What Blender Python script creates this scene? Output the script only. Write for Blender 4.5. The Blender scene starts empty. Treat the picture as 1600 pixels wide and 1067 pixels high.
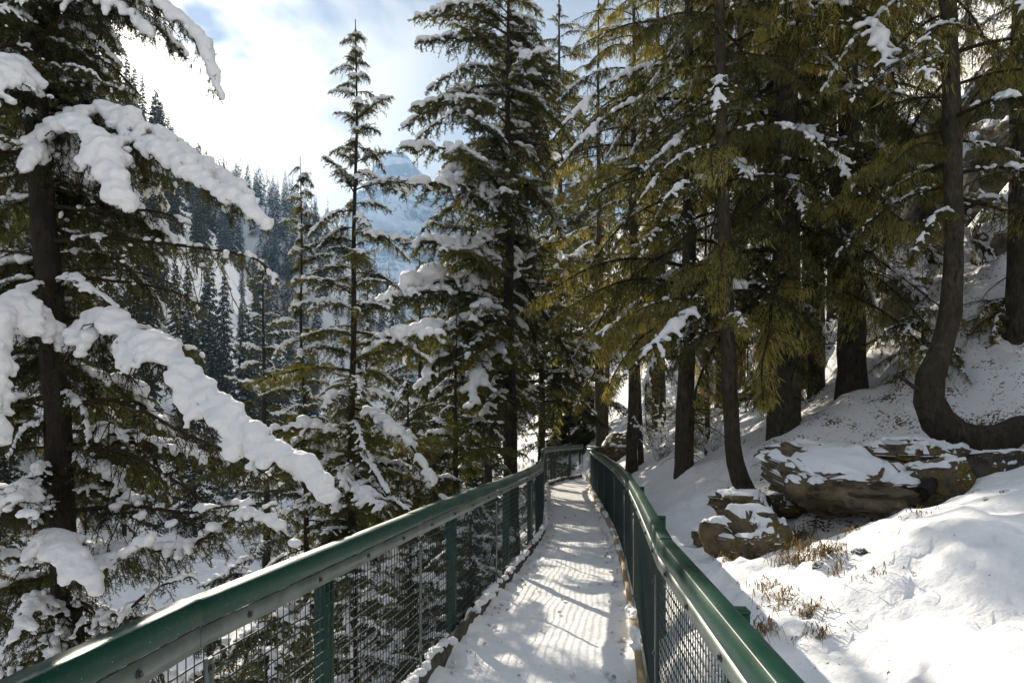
import bpy, math, random
import numpy as np
from math import radians, pi, sin, cos
from mathutils import Vector, Matrix

S = bpy.context.scene
COL = S.collection
random.seed(4)
RNG = np.random.default_rng(11)

# ------------------------------------------------------------------ camera, sky, sun, exposure
EYE, FPX, HOR = 1.65, 1155.0, 670.0          # eye height, focal length and horizon line (1600 px wide frame)
cam_d = bpy.data.cameras.new('camera')
cam = bpy.data.objects.new('camera', cam_d); COL.objects.link(cam)
cam.location = (0, 0, EYE); cam.rotation_euler = (pi/2, 0, 0)
cam_d.sensor_width = 36; cam_d.lens = 36*FPX/1600
cam_d.shift_y = (HOR-533.5)/1600
cam_d.clip_start = 0.05; cam_d.clip_end = 9000
S.camera = cam

SUN_AZ = math.atan2(-0.452, 1.0)               # left of straight ahead
SUN_EL = radians(25.0)
sun_dir = Vector((sin(SUN_AZ)*cos(SUN_EL), cos(SUN_AZ)*cos(SUN_EL), sin(SUN_EL)))
sl = bpy.data.lights.new('sun', 'SUN'); sl.energy = 5.0; sl.angle = radians(0.55); sl.color = (1.0, 0.90, 0.74)
so = bpy.data.objects.new('sun', sl); COL.objects.link(so)
so.rotation_euler = sun_dir.to_track_quat('Z', 'Y').to_euler(); so.location = (0, 0, 40)

world = bpy.data.worlds.new('World'); S.world = world; world.use_nodes = True
def build_world():
    nt = world.node_tree; nt.nodes.clear(); N = nt.nodes.new; L = nt.links.new
    out = N('ShaderNodeOutputWorld'); bg = N('ShaderNodeBackground'); L(bg.outputs[0], out.inputs[0])
    sky = N('ShaderNodeTexSky'); sky.sky_type = 'NISHITA'; sky.sun_disc = False
    sky.sun_elevation = SUN_EL; sky.sun_rotation = SUN_AZ; sky.altitude = 1500
    sky.dust_density = 0.6; sky.ozone_density = 1.6
    tc = N('ShaderNodeTexCoord')
    # cloud layer: project the view direction onto a flat layer overhead
    sep = N('ShaderNodeSeparateXYZ'); L(tc.outputs['Generated'], sep.inputs[0])
    mz = N('ShaderNodeMath'); mz.operation = 'MAXIMUM'; L(sep.outputs[2], mz.inputs[0]); mz.inputs[1].default_value = 0.0
    az = N('ShaderNodeMath'); az.operation = 'ADD'; L(mz.outputs[0], az.inputs[0]); az.inputs[1].default_value = 0.22
    dx = N('ShaderNodeMath'); dx.operation = 'DIVIDE'; L(sep.outputs[0], dx.inputs[0]); L(az.outputs[0], dx.inputs[1])
    dy = N('ShaderNodeMath'); dy.operation = 'DIVIDE'; L(sep.outputs[1], dy.inputs[0]); L(az.outputs[0], dy.inputs[1])
    cv = N('ShaderNodeCombineXYZ'); L(dx.outputs[0], cv.inputs[0]); L(dy.outputs[0], cv.inputs[1])
    mp = N('ShaderNodeMapping'); L(cv.outputs[0], mp.inputs[0]); mp.inputs['Location'].default_value = (3.1, 0.4, 0)
    n1 = N('ShaderNodeTexNoise'); L(mp.outputs[0], n1.inputs['Vector']); n1.inputs['Scale'].default_value = 1.5
    n1.inputs['Detail'].default_value = 5; n1.inputs['Roughness'].default_value = 0.52; n1.inputs['Distortion'].default_value = 0.25
    cover = N('ShaderNodeMapRange'); L(n1.outputs['Fac'], cover.inputs[0])
    cover.inputs[1].default_value = 0.33; cover.inputs[2].default_value = 0.43
    n2 = N('ShaderNodeTexNoise'); L(mp.outputs[0], n2.inputs['Vector']); n2.inputs['Scale'].default_value = 1.1
    n2.inputs['Detail'].default_value = 5; n2.inputs['Roughness'].default_value = 0.5
    # angle from the sun: thin cloud scatters sunlight forwards
    dt = N('ShaderNodeVectorMath'); dt.operation = 'DOT_PRODUCT'; L(tc.outputs['Generated'], dt.inputs[0]); dt.inputs[1].default_value = sun_dir
    fw = N('ShaderNodeMapRange'); L(dt.outputs['Value'], fw.inputs[0])
    fw.inputs[1].default_value = 0.938; fw.inputs[2].default_value = 0.985; fw.interpolation_type = 'SMOOTHSTEP'
    fw2 = N('ShaderNodeMapRange'); L(dt.outputs['Value'], fw2.inputs[0])
    fw2.inputs[1].default_value = 0.985; fw2.inputs[2].default_value = 1.0; fw2.inputs[4].default_value = 3.0; fw2.interpolation_type = 'SMOOTHSTEP'
    grey = N('ShaderNodeMapRange'); L(n2.outputs['Fac'], grey.inputs[0])
    grey.inputs[1].default_value = 0.40; grey.inputs[2].default_value = 0.62
    colr = N('ShaderNodeMix'); colr.data_type = 'RGBA'; L(grey.outputs[0], colr.inputs[0])
    colr.inputs[6].default_value = (0.29, 0.35, 0.46, 1); colr.inputs[7].default_value = (0.66, 0.68, 0.71, 1)
    glow = N('ShaderNodeMix'); glow.data_type = 'RGBA'; L(fw.outputs[0], glow.inputs[0])
    L(colr.outputs[2], glow.inputs[6]); glow.inputs[7].default_value = (1.30, 1.24, 1.14, 1)
    add = N('ShaderNodeMix'); add.data_type = 'RGBA'; add.blend_type = 'ADD'; add.inputs[0].default_value = 1
    L(glow.outputs[2], add.inputs[6])
    warm = N('ShaderNodeMix'); warm.data_type = 'RGBA'; warm.blend_type = 'MULTIPLY'; warm.inputs[0].default_value = 1
    warm.inputs[6].default_value = (1, 0.92, 0.75, 1); L(fw2.outputs[0], warm.inputs[7]); L(warm.outputs[2], add.inputs[7])
    ss = N('ShaderNodeMix'); ss.data_type = 'RGBA'; ss.blend_type = 'MULTIPLY'; ss.inputs[0].default_value = 1
    L(sky.outputs[0], ss.inputs[6]); ss.inputs[7].default_value = (0.10, 0.10, 0.10, 1)
    mix = N('ShaderNodeMix'); mix.data_type = 'RGBA'; L(cover.outputs[0], mix.inputs[0])
    L(ss.outputs[2], mix.inputs[6]); L(add.outputs[2], mix.inputs[7])
    L(mix.outputs[2], bg.inputs[0]); bg.inputs[1].default_value = 0.44
build_world()
S.view_settings.view_transform = 'Standard'; S.view_settings.look = 'None'
S.view_settings.gamma = 1; S.view_settings.exposure = 1.02
S.render.engine = 'CYCLES'
cy = S.cycles
cy.max_bounces = 5; cy.diffuse_bounces = 3; cy.glossy_bounces = 2; cy.transmission_bounces = 3; cy.volume_bounces = 0
cy.transparent_max_bounces = 4; cy.caustics_reflective = False; cy.caustics_refractive = False
cy.use_denoising = True; cy.use_adaptive_sampling = True; cy.adaptive_threshold = 0.02

# ------------------------------------------------------------------ helpers
def W(px, py, d):
    """point in the world seen at that place of the frame at that distance ahead"""
    return np.array([(px-800)/FPX*d, d, EYE+(HOR-py)/FPX*d])

def tag(o, label=None, cat=None, group=None, kind=None):
    if label: o['label'] = label
    if cat: o['category'] = cat
    if group: o['group'] = group
    if kind: o['kind'] = kind
    return o

def empty(name, loc):
    o = bpy.data.objects.new(name, None); COL.objects.link(o); o.location = loc; o.empty_display_size = 0.2
    return o

def mesh_from(name, V, faces, mats, smooth=False):
    """faces: list of (index array (m,k), material slot)"""
    V = np.asarray(V, dtype=np.float32).reshape(-1, 3)
    me = bpy.data.meshes.new(name)
    me.vertices.add(len(V)); me.vertices.foreach_set('co', V.ravel())
    li, ls, mi = [], [], []; off = 0
    for F, m in faces:
        F = np.asarray(F, dtype=np.int32)
        if len(F) == 0: continue
        k = F.shape[1]
        li.append(F.ravel()); ls.append(off+np.arange(len(F), dtype=np.int32)*k); mi.append(np.full(len(F), m, dtype=np.int32))
        off += F.size
    li = np.concatenate(li); ls = np.concatenate(ls); mi = np.concatenate(mi)
    me.loops.add(len(li)); me.loops.foreach_set('vertex_index', li)
    me.polygons.add(len(ls)); me.polygons.foreach_set('loop_start', ls)
    me.polygons.foreach_set('material_index', mi)
    if smooth: me.polygons.foreach_set('use_smooth', np.ones(len(ls), dtype=bool))
    me.update(calc_edges=True); me.validate()
    for m in (mats if isinstance(mats, (list, tuple)) else [mats]): me.materials.append(m)
    return me

def obj(name, me, parent=None, loc=None):
    o = bpy.data.objects.new(name, me); COL.objects.link(o)
    if parent is not None: o.parent = parent
    if loc is not None: o.location = loc
    return o

class Geo:
    def __init__(s): s.V = []; s.F = {}; s.n = 0
    def add(s, V, F, m=0):
        V = np.asarray(V, float).reshape(-1, 3); F = np.asarray(F, int)
        if len(F) == 0: return
        s.F.setdefault((F.shape[1], m), []).append(F+s.n); s.V.append(V); s.n += len(V)
    def box(s, c, size, m=0, rot=None):
        sx, sy, sz = [q/2 for q in size]
        v = np.array([[x, y, z] for x in (-sx, sx) for y in (-sy, sy) for z in (-sz, sz)])
        if rot is not None: v = v @ np.asarray(rot).T
        s.add(v+np.asarray(c), [[0,1,3,2],[4,6,7,5],[0,4,5,1],[2,3,7,6],[0,2,6,4],[1,5,7,3]], m)
    def tube(s, P, R, k=6, m=0, wob=0.0, rng=None, caps=True):
        P = np.asarray(P, float); n = len(P); R = np.broadcast_to(np.asarray(R, float), (n,))
        T = np.gradient(P, axis=0); T /= np.linalg.norm(T, axis=1)[:, None]+1e-9
        ref = np.array([0.0, 0, 1]) if abs(T[0, 2]) < .8 else np.array([1.0, 0, 0])
        A = np.zeros_like(T); a0 = np.cross(T[0], ref)
        for q in range(n):
            a0 = a0-T[q]*np.dot(a0, T[q]); a0 = a0/(np.linalg.norm(a0)+1e-9); A[q] = a0
        B = np.cross(A, T)
        a = np.arange(k)*2*pi/k
        rr = R[:, None]*np.ones((n, k))
        if wob and rng is not None: rr = rr*(1+wob*rng.standard_normal((n, k)))
        V = P[:, None, :]+rr[..., None]*(np.cos(a)[None, :, None]*A[:, None, :]+np.sin(a)[None, :, None]*B[:, None, :])
        i = np.arange(n-1)[:, None]*k; j = np.arange(k)[None, :]; j2 = (j+1) % k
        F = np.stack([i+j, i+j2, i+k+j2, i+k+j], -1).reshape(-1, 4)
        s.add(V, F, m)
        if caps:
            c = np.vstack([V[0], P[:1]]); s.add(c, [[(q+1) % k, q, k] for q in range(k)], m)
            c = np.vstack([V[-1], P[-1:]]); s.add(c, [[q, (q+1) % k, k] for q in range(k)], m)
    def mesh(s, name, mats, smooth=False):
        return mesh_from(name, np.vstack(s.V), [(np.vstack(f), k[1]) for k, f in s.F.items()], mats, smooth)

def resample(P, n):
    P = np.asarray(P, float)
    # Catmull-Rom through the points, then even spacing
    Q = []
    E = np.vstack([2*P[0]-P[1], P, 2*P[-1]-P[-2]])
    for i in range(1, len(E)-2):
        p0, p1, p2, p3 = E[i-1:i+3]
        for t in np.linspace(0, 1, 12, endpoint=False):
            Q.append(0.5*((2*p1)+(-p0+p2)*t+(2*p0-5*p1+4*p2-p3)*t*t+(-p0+3*p1-3*p2+p3)*t**3))
    Q.append(P[-1]); Q = np.array(Q)
    d = np.r_[0, np.cumsum(np.linalg.norm(np.diff(Q, axis=0), axis=1))]
    t = np.linspace(0, d[-1], n)
    return np.stack([np.interp(t, d, Q[:, a]) for a in range(3)], 1), d[-1]

def hash2(i, j, seed):
    h = (i.astype(np.int64)*374761393+j.astype(np.int64)*668265263+seed*1442695041) & 0x7fffffff
    h = (h ^ (h >> 13))*1274126177 & 0x7fffffff
    return ((h ^ (h >> 16)) & 0xffff)/65535.0*2-1
def vnoise(x, y, seed=0):
    i = np.floor(x); j = np.floor(y); u = x-i; v = y-j
    u = u*u*u*(u*(u*6-15)+10); v = v*v*v*(v*(v*6-15)+10)
    a = hash2(i, j, seed); b = hash2(i+1, j, seed); c = hash2(i, j+1, seed); d = hash2(i+1, j+1, seed)
    return (a*(1-u)+b*u)*(1-v)+(c*(1-u)+d*u)*v
def fbm(x, y, o=4, seed=0, gain=.5):
    r = 0; a = 1.0; f = 1.0
    for k in range(o):
        r = r+a*vnoise(x*f+k*17.3, y*f-k*9.1, seed+k); a *= gain; f *= 2.03
    return r
def noise3(P, seed=0):
    return (vnoise(P[:, 0]+P[:, 2]*.7, P[:, 1]-P[:, 2]*.6, seed)+vnoise(P[:, 1]+P[:, 0]*.4, P[:, 2]-P[:, 0]*.5+3, seed+5))*.6
def fbm3(P, o=4, seed=0, gain=.5):
    r = 0; a = 1.0; f = 1.0
    for k in range(o): r = r+a*noise3(P*f+k*7.7, seed+k*3); a *= gain; f *= 2.1
    return r

# ------------------------------------------------------------------ materials
def material(name):
    m = bpy.data.materials.new(name); m.use_nodes = True
    nt = m.node_tree; b = nt.nodes['Principled BSDF']
    return m, nt, b
def ramp(nt, src, stops):
    r = nt.nodes.new('ShaderNodeValToRGB'); nt.links.new(src, r.inputs[0])
    while len(r.color_ramp.elements) < len(stops): r.color_ramp.elements.new(.5)
    for e, (p, c) in zip(r.color_ramp.elements, stops): e.position = p; e.color = (*c, 1) if len(c) == 3 else c
    return r
def noise_node(nt, scale, detail=4, rough=.55, coord='Object', vec=None):
    tc = nt.nodes.new('ShaderNodeTexCoord'); n = nt.nodes.new('ShaderNodeTexNoise')
    nt.links.new(vec if vec is not None else tc.outputs[coord], n.inputs['Vector'])
    n.inputs['Scale'].default_value = scale; n.inputs['Detail'].default_value = detail; n.inputs['Roughness'].default_value = rough
    return n
def bump(nt, b, src, strength, dist):
    bm = nt.nodes.new('ShaderNodeBump'); nt.links.new(src, bm.inputs['Height'])
    bm.inputs['Strength'].default_value = strength; bm.inputs['Distance'].default_value = dist
    nt.links.new(bm.outputs[0], b.inputs['Normal']); return bm
def mixc(nt, fac, a, b, blend='MIX'):
    m = nt.nodes.new('ShaderNodeMix'); m.data_type = 'RGBA'; m.blend_type = blend
    for s_, v in ((0, fac), (6, a), (7, b)):
        if isinstance(v, (int, float)): m.inputs[s_].default_value = v
        elif isinstance(v, tuple): m.inputs[s_].default_value = (*v, 1) if len(v) == 3 else v
        else: nt.links.new(v, m.inputs[s_])
    return m.outputs[2]

def m_snow():
    m, nt, b = material('snow'); b.inputs['Roughness'].default_value = .7; b.inputs['Specular IOR Level'].default_value = .25
    b.inputs['Base Color'].default_value = (.86, .87, .89, 1)
    n = noise_node(nt, 30, 6, .7); bump(nt, b, n.outputs[0], .6, .03)
    return m
def m_ground():
    m, nt, b = material('snowy_ground'); b.inputs['Roughness'].default_value = .75; b.inputs['Specular IOR Level'].default_value = .2
    at = nt.nodes.new('ShaderNodeAttribute'); at.attribute_name = 'litter'
    n1 = noise_node(nt, 2.6, 7, .72); n2 = noise_node(nt, 30, 3, .7); n3 = noise_node(nt, 1.3, 3, .5)
    # dark litter of needles and twigs lying on the snow, only where the attribute says trees stand
    s = nt.nodes.new('ShaderNodeMath'); s.operation = 'ADD'; nt.links.new(n1.outputs[0], s.inputs[0]); nt.links.new(n2.outputs[0], s.inputs[1])
    t = nt.nodes.new('ShaderNodeMath'); t.operation = 'MULTIPLY_ADD'; nt.links.new(at.outputs['Fac'], t.inputs[0]); t.inputs[1].default_value = .26; nt.links.new(s.outputs[0], t.inputs[2])
    r = ramp(nt, t.outputs[0], [(0.0, (0, 0, 0)), (1.0, (1, 1, 1))])
    mr = nt.nodes.new('ShaderNodeMapRange'); nt.links.new(t.outputs[0], mr.inputs[0]); mr.inputs[1].default_value = 1.34; mr.inputs[2].default_value = 1.40
    lit = mixc(nt, n2.outputs[0], (.05, .035, .02), (.16, .11, .06))
    tint = ramp(nt, n3.outputs[0], [(.3, (.86, .87, .89)), (.7, (.89, .89, .89))])
    c = mixc(nt, mr.outputs[0], tint.outputs[0], lit)
    nt.links.new(c, b.inputs['Base Color'])
    nb = noise_node(nt, 6, 8, .6); bump(nt, b, nb.outputs[0], .5, .06)
    return m
def m_path():
    m, nt, b = material('trodden_snow'); b.inputs['Roughness'].default_value = .7; b.inputs['Specular IOR Level'].default_value = .25
    n3 = noise_node(nt, 2.2, 4, .6)
    t = ramp(nt, n3.outputs[0], [(.3, (.88, .88, .88)), (.7, (.91, .91, .91))]); nt.links.new(t.outputs[0], b.inputs['Base Color'])
    # grating showing through as a faint relief, plus footprint lumps
    tc = nt.nodes.new('ShaderNodeTexCoord'); mp = nt.nodes.new('ShaderNodeMapping'); nt.links.new(tc.outputs['Object'], mp.inputs[0])
    mp.inputs['Rotation'].default_value = (0, 0, radians(8))
    br = nt.nodes.new('ShaderNodeTexVoronoi'); nt.links.new(mp.outputs[0], br.inputs['Vector']); br.inputs['Scale'].default_value = 17; br.inputs['Randomness'].default_value = .25
    n1 = noise_node(nt, 7, 6, .6); n2 = noise_node(nt, 60, 3, .6)
    a = nt.nodes.new('ShaderNodeMath'); a.operation = 'MULTIPLY_ADD'; nt.links.new(br.outputs['Distance'], a.inputs[0]); a.inputs[1].default_value = .06; nt.links.new(n1.outputs[0], a.inputs[2])
    a2 = nt.nodes.new('ShaderNodeMath'); a2.operation = 'MULTIPLY_ADD'; nt.links.new(n2.outputs[0], a2.inputs[0]); a2.inputs[1].default_value = .15; nt.links.new(a.outputs[0], a2.inputs[2])
    bump(nt, b, a2.outputs[0], .5, .035)
    return m
def m_bark(name, c1, c2, c3):
    m, nt, b = material(name); b.inputs['Roughness'].default_value = .9; b.inputs['Specular IOR Level'].default_value = .15
    tc = nt.nodes.new('ShaderNodeTexCoord'); mp = nt.nodes.new('ShaderNodeMapping'); nt.links.new(tc.outputs['Object'], mp.inputs[0]); mp.inputs['Scale'].default_value = (1, 1, .3)
    n = noise_node(nt, 28, 6, .7, vec=mp.outputs[0]); n2 = noise_node(nt, 5, 4, .6)
    r = ramp(nt, n.outputs[0], [(.3, c1), (.6, c2)]); r2 = ramp(nt, n2.outputs[0], [(.45, (0, 0, 0)), (.65, (1, 1, 1))])
    nt.links.new(mixc(nt, r2.outputs[0], r.outputs[0], c3), b.inputs['Base Color'])
    bump(nt, b, n.outputs[0], 1.0, .06); return m
def m_leaf(name, c1, c2, trans, tcol):
    m, nt, b = material(name); nt.nodes.remove(b)
    out = nt.nodes['Material Output']
    oi = nt.nodes.new('ShaderNodeObjectInfo'); n = noise_node(nt, 6, 3, .6)
    a = nt.nodes.new('ShaderNodeMath'); a.operation = 'MULTIPLY_ADD'; nt.links.new(oi.outputs['Random'], a.inputs[0]); a.inputs[1].default_value = .75; 
    s = nt.nodes.new('ShaderNodeMath'); s.operation = 'SUBTRACT'; nt.links.new(n.outputs[0], s.inputs[0]); s.inputs[1].default_value = .36; nt.links.new(s.outputs[0], a.inputs[2])
    r = ramp(nt, a.outputs[0], [(.2, c1), (.75, c2)])
    d = nt.nodes.new('ShaderNodeBsdfDiffuse'); nt.links.new(r.outputs[0], d.inputs[0])
    t = nt.nodes.new('ShaderNodeBsdfTranslucent'); nt.links.new(mixc(nt, 1.0, r.outputs[0], tcol, 'MULTIPLY'), t.inputs[0])
    g = nt.nodes.new('ShaderNodeBsdfGlossy'); g.inputs['Roughness'].default_value = .45; g.inputs[0].default_value = (.5, .5, .5, 1)
    mx = nt.nodes.new('ShaderNodeMixShader'); mx.inputs[0].default_value = trans; nt.links.new(d.outputs[0], mx.inputs[1]); nt.links.new(t.outputs[0], mx.inputs[2])
    m2 = nt.nodes.new('ShaderNodeMixShader'); m2.inputs[0].default_value = .04; nt.links.new(mx.outputs[0], m2.inputs[1]); nt.links.new(g.outputs[0], m2.inputs[2])
    nt.links.new(m2.outputs[0], out.inputs[0]); return m
def m_plain(name, col, rough, metal=0, spec=.5, coat=0, nscale=0, c2=None, bstr=0):
    m, nt, b = material(name); b.inputs['Roughness'].default_value = rough; b.inputs['Metallic'].default_value = metal
    b.inputs['Specular IOR Level'].default_value = spec; b.inputs['Coat Weight'].default_value = coat; b.inputs['Base Color'].default_value = (*col, 1)
    if nscale:
        n = noise_node(nt, nscale, 6, .65); r = ramp(nt, n.outputs[0], [(.35, col), (.68, c2)]); nt.links.new(r.outputs[0], b.inputs['Base Color'])
        if bstr: bump(nt, b, n.outputs[0], bstr, .02)
    return m
def m_paint():
    m, nt, b = material('green_paint'); b.inputs['Coat Weight'].default_value = .12; b.inputs['Coat Roughness'].default_value = .2; b.inputs['Specular IOR Level'].default_value = .28
    n = noise_node(nt, 3, 5, .6); n2 = noise_node(nt, 120, 2, .6)
    r = ramp(nt, n.outputs[0], [(.3, (.002, .034, .022)), (.7, (.005, .054, .035))])
    sp = ramp(nt, n2.outputs[0], [(.70, (0, 0, 0)), (.74, (1, 1, 1))])
    nt.links.new(mixc(nt, sp.outputs[0], r.outputs[0], (.3, .4, .38)), b.inputs['Base Color'])
    rr = ramp(nt, n.outputs[0], [(.3, (.30, .30, .30)), (.7, (.5, .5, .5))]); nt.links.new(rr.outputs[0], b.inputs['Roughness'])
    return m
def m_rock(name, c1, c2, moss):
    m, nt, b = material(name); b.inputs['Roughness'].default_value = .9; b.inputs['Specular IOR Level'].default_value = .2
    n = noise_node(nt, 5, 8, .7); n2 = noise_node(nt, 2.6, 5, .65); n3 = noise_node(nt, 40, 4, .7)
    r = ramp(nt, n.outputs[0], [(.3, c1), (.65, c2)])
    r2 = ramp(nt, n2.outputs[0], [(.50, (0, 0, 0)), (.60, (1, 1, 1))])
    mc = ramp(nt, n3.outputs[0], [(.35, (.05, .04, .015)), (.65, moss)])
    nt.links.new(mixc(nt, r2.outputs[0], r.outputs[0], mc.outputs[0]), b.inputs['Base Color'])
    bump(nt, b, n.outputs[0], 1.0, .06); return m
def m_mountain():
    m, nt, b = material('mountain_rock_snow'); b.inputs['Roughness'].default_value = .9
    tc = nt.nodes.new('ShaderNodeTexCoord'); mp = nt.nodes.new('ShaderNodeMapping'); nt.links.new(tc.outputs['Object'], mp.inputs[0]); mp.inputs['Scale'].default_value = (.25, .25, 2.2)
    n = noise_node(nt, .02, 8, .7, vec=mp.outputs[0]); n2 = noise_node(nt, .02, 8, .7)
    a = nt.nodes.new('ShaderNodeMath'); a.operation = 'ADD'; nt.links.new(n.outputs[0], a.inputs[0]); nt.links.new(n2.outputs[0], a.inputs[1])
    r = ramp(nt, a.outputs[0], [(.0, (.75, .78, .8)), (1.0, (.75, .78, .8))])
    mr = nt.nodes.new('ShaderNodeMapRange'); nt.links.new(a.outputs[0], mr.inputs[0]); mr.inputs[1].default_value = .98; mr.inputs[2].default_value = 1.06
    nt.links.new(mixc(nt, mr.outputs[0], (.78, .81, .84), (.26, .29, .33)), b.inputs['Base Color']); return m

M = dict(
    snow=m_snow(), ground=m_ground(), path=m_path(),
    bark=m_bark('spruce_bark', (.018, .013, .010), (.055, .042, .032), (.03, .026, .02)),
    bark_b=m_bark('fir_bark', (.012, .009, .007), (.115, .090, .066), (.06, .052, .03)),
    twig=m_plain('twig_bark', (.035, .024, .015), .9, spec=.1),
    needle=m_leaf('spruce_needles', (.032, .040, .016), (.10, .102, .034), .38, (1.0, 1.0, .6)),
    needle_y=m_leaf('sunlit_spruce_needles', (.055, .064, .020), (.17, .165, .046), .45, (1.1, 1.05, .5)),  # brighter, yellower copy of the spruce needles, sunlight put into the colour
    olive=m_leaf('fir_needles', (.058, .070, .020), (.25, .24, .060), .52, (1.2, 1.15, .5)),
    olive_d=m_leaf('dark_fir_needles', (.030, .042, .015), (.14, .15, .040), .48, (1.1, 1.1, .5)),
    lichen=m_leaf('hanging_lichen', (.14, .13, .038), (.42, .37, .11), .52, (1.1, 1.0, .55)),
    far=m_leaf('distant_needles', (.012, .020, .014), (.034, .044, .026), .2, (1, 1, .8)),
    green=m_paint(), bar=m_plain('bare_metal_bar', (.09, .12, .105), .42, .35, nscale=5, c2=(.19, .22, .205)),
    wire=m_plain('coated_wire', (.012, .03, .026), .5), bolt=m_plain('bolt_steel', (.10, .11, .11), .35, .8),
    wood=m_plain('tan_timber', (.30, .22, .12), .8, spec=.2, nscale=8, c2=(.42, .33, .2), bstr=.3),
    wood_g=m_plain('weathered_timber', (.05, .045, .036), .9, spec=.2, nscale=8, c2=(.12, .11, .09), bstr=.3),
    rock=m_rock('mossy_rock', (.035, .029, .021), (.21, .16, .10), (.22, .16, .04)),
    rock_d=m_rock('dark_rock', (.025, .023, .02), (.11, .095, .075), (.13, .10, .035)),
    cliff=m_rock('cliff_rock', (.09, .075, .055), (.30, .26, .20), (.12, .10, .05)),
    grass=m_plain('dry_grass', (.09, .055, .02), .8, spec=.2, nscale=14, c2=(.30, .20, .07)),
    leaf=m_leaf('shrub_leaves', (.05, .06, .018), (.16, .14, .04), .4, (1.1, 1, .5)),
    mountain=m_mountain(), deck=m_plain('deck_steel', (.03, .035, .035), .6, .3),
)

# ------------------------------------------------------------------ terrain
LY = np.array([-6, 0, 1.54, 3.6, 4.8, 6.05, 8.1, 10, 11.8, 15.9, 20, 21.5, 23.2, 25, 26.6])
LX = np.array([-1.32, -1.19, -1.10, -.84, -.62, -.39, -.09, .24, .46, .66, .84, .98, 1.55, 2.35, 3.3])
RY = np.array([-6, 0, 1.54, 3.06, 4.8, 6.4, 8.2, 11.2, 14.7, 18, 20.5, 22.4, 23.8])
RX = np.array([.40, .50, .58, .69, .88, 1.10, 1.32, 1.60, 1.84, 2.02, 2.20, 2.75, 3.5])
def left_x(y): return np.where(y < 26, np.interp(y, LY, LX), 2.6-.165*(y-26))
def right_x(y): return np.where(y < 22, np.interp(y, RY, RX), 2.7-.165*(y-22))
def height(x, y):
    x = np.asarray(x, float); y = np.asarray(y, float)
    s = x-right_x(y); s2 = left_x(y)-x
    a = np.interp(y, [2, 5, 7, 8.2, 9, 10, 11, 40], [.27, .30, .28, .29, .40, .54, .62, .62])
    hr = .18+.22*np.clip(s/.4, 0, 1)+a*np.maximum(s-.2, 0)+.45*np.maximum(s-3.6, 0)
    cl = 1/(1+np.exp(-(s-8.2+.8*vnoise(y*.3, y*.1, 3))*3.2)); hr = hr+cl*2.6*np.interp(y, [6, 9], [0, 1])
    hr = np.where(s > 30, hr*.6+.4*(.4+.62*30+.45*26+2.6), hr)
    hl = np.maximum(-.9-.50*s2-.4*np.clip(s2-1, 0, 2), -7.2)
    u = -(x+12+.165*y)
    sp = lambda v: np.log1p(np.exp(np.clip(v*.4, -30, 30)))/.4
    hill = -7.4+1.9*sp(u-4)-1.6*sp(u-42)
    w2 = x+.165*(y-300)
    ridge = np.interp(w2, [-400, -160, -117, -91, -78, -60, -45, -25], [90, 106, 98, 90, 78, 62, 42, -8])
    k2 = np.clip((y-190)/110, 0, 1); ridge = -8+(ridge+8)*k2*k2*(3-2*k2)
    hl = np.maximum(hl, np.maximum(hill, ridge))
    mid = np.full_like(x, -.75)
    h = np.where(s > 0, hr, np.where(s2 > 0, hl, mid))
    far = np.clip((np.hypot(x, y)-14)/60, 0, 1)
    h = h+far*2.5*fbm(x*.05, y*.05, 4, 7)
    # hollows and drifts
    near = np.clip(s*2.5, 0, 1)
    h = h+near*(.10*fbm(x*.9, y*.9, 4, 21)+.05*np.abs(fbm(x*3.4, y*3.4, 3, 33))*np.clip(1.5-np.abs(x-1.9)*.8, .2, 1)+.03*fbm(x*8, y*8, 2, 37)*np.clip(1.5-np.abs(x-1.9)*1.0, .1, 1))
    h = h+np.clip(s2, 0, 1)*.22*fbm(x*.6, y*.6, 4, 5)
    rough = np.clip((s-2.6)/1.5, 0, 1)*np.clip((y-8.5)/2, 0, 1)*np.clip(1.6-np.hypot(x, y)/40, 0, 1)
    h = h+rough*(.40*np.abs(fbm(x*.8, y*.8, 4, 51))+.25*fbm(x*2.3, y*2.3, 3, 57)-.2)
    # snow bank standing before the ledge, with the hollow under the ledge behind it
    h = h+near*.20*np.exp(-((y-4.7-.1*(x-2))/.8)**2)*np.clip((x-1.6)/1.2, 0, 1)
    h = h-.40*np.exp(-((y-6.5-.10*(x-2.5))/.48)**2)*np.exp(-((x-3.1)/.85)**4)
    h = h-.50*np.exp(-((x-5.3)/1.2)**2-((y-8.1)/.8)**2)
    return h
def hz(x, y): return float(height(np.array([x]), np.array([y]))[0])

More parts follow.
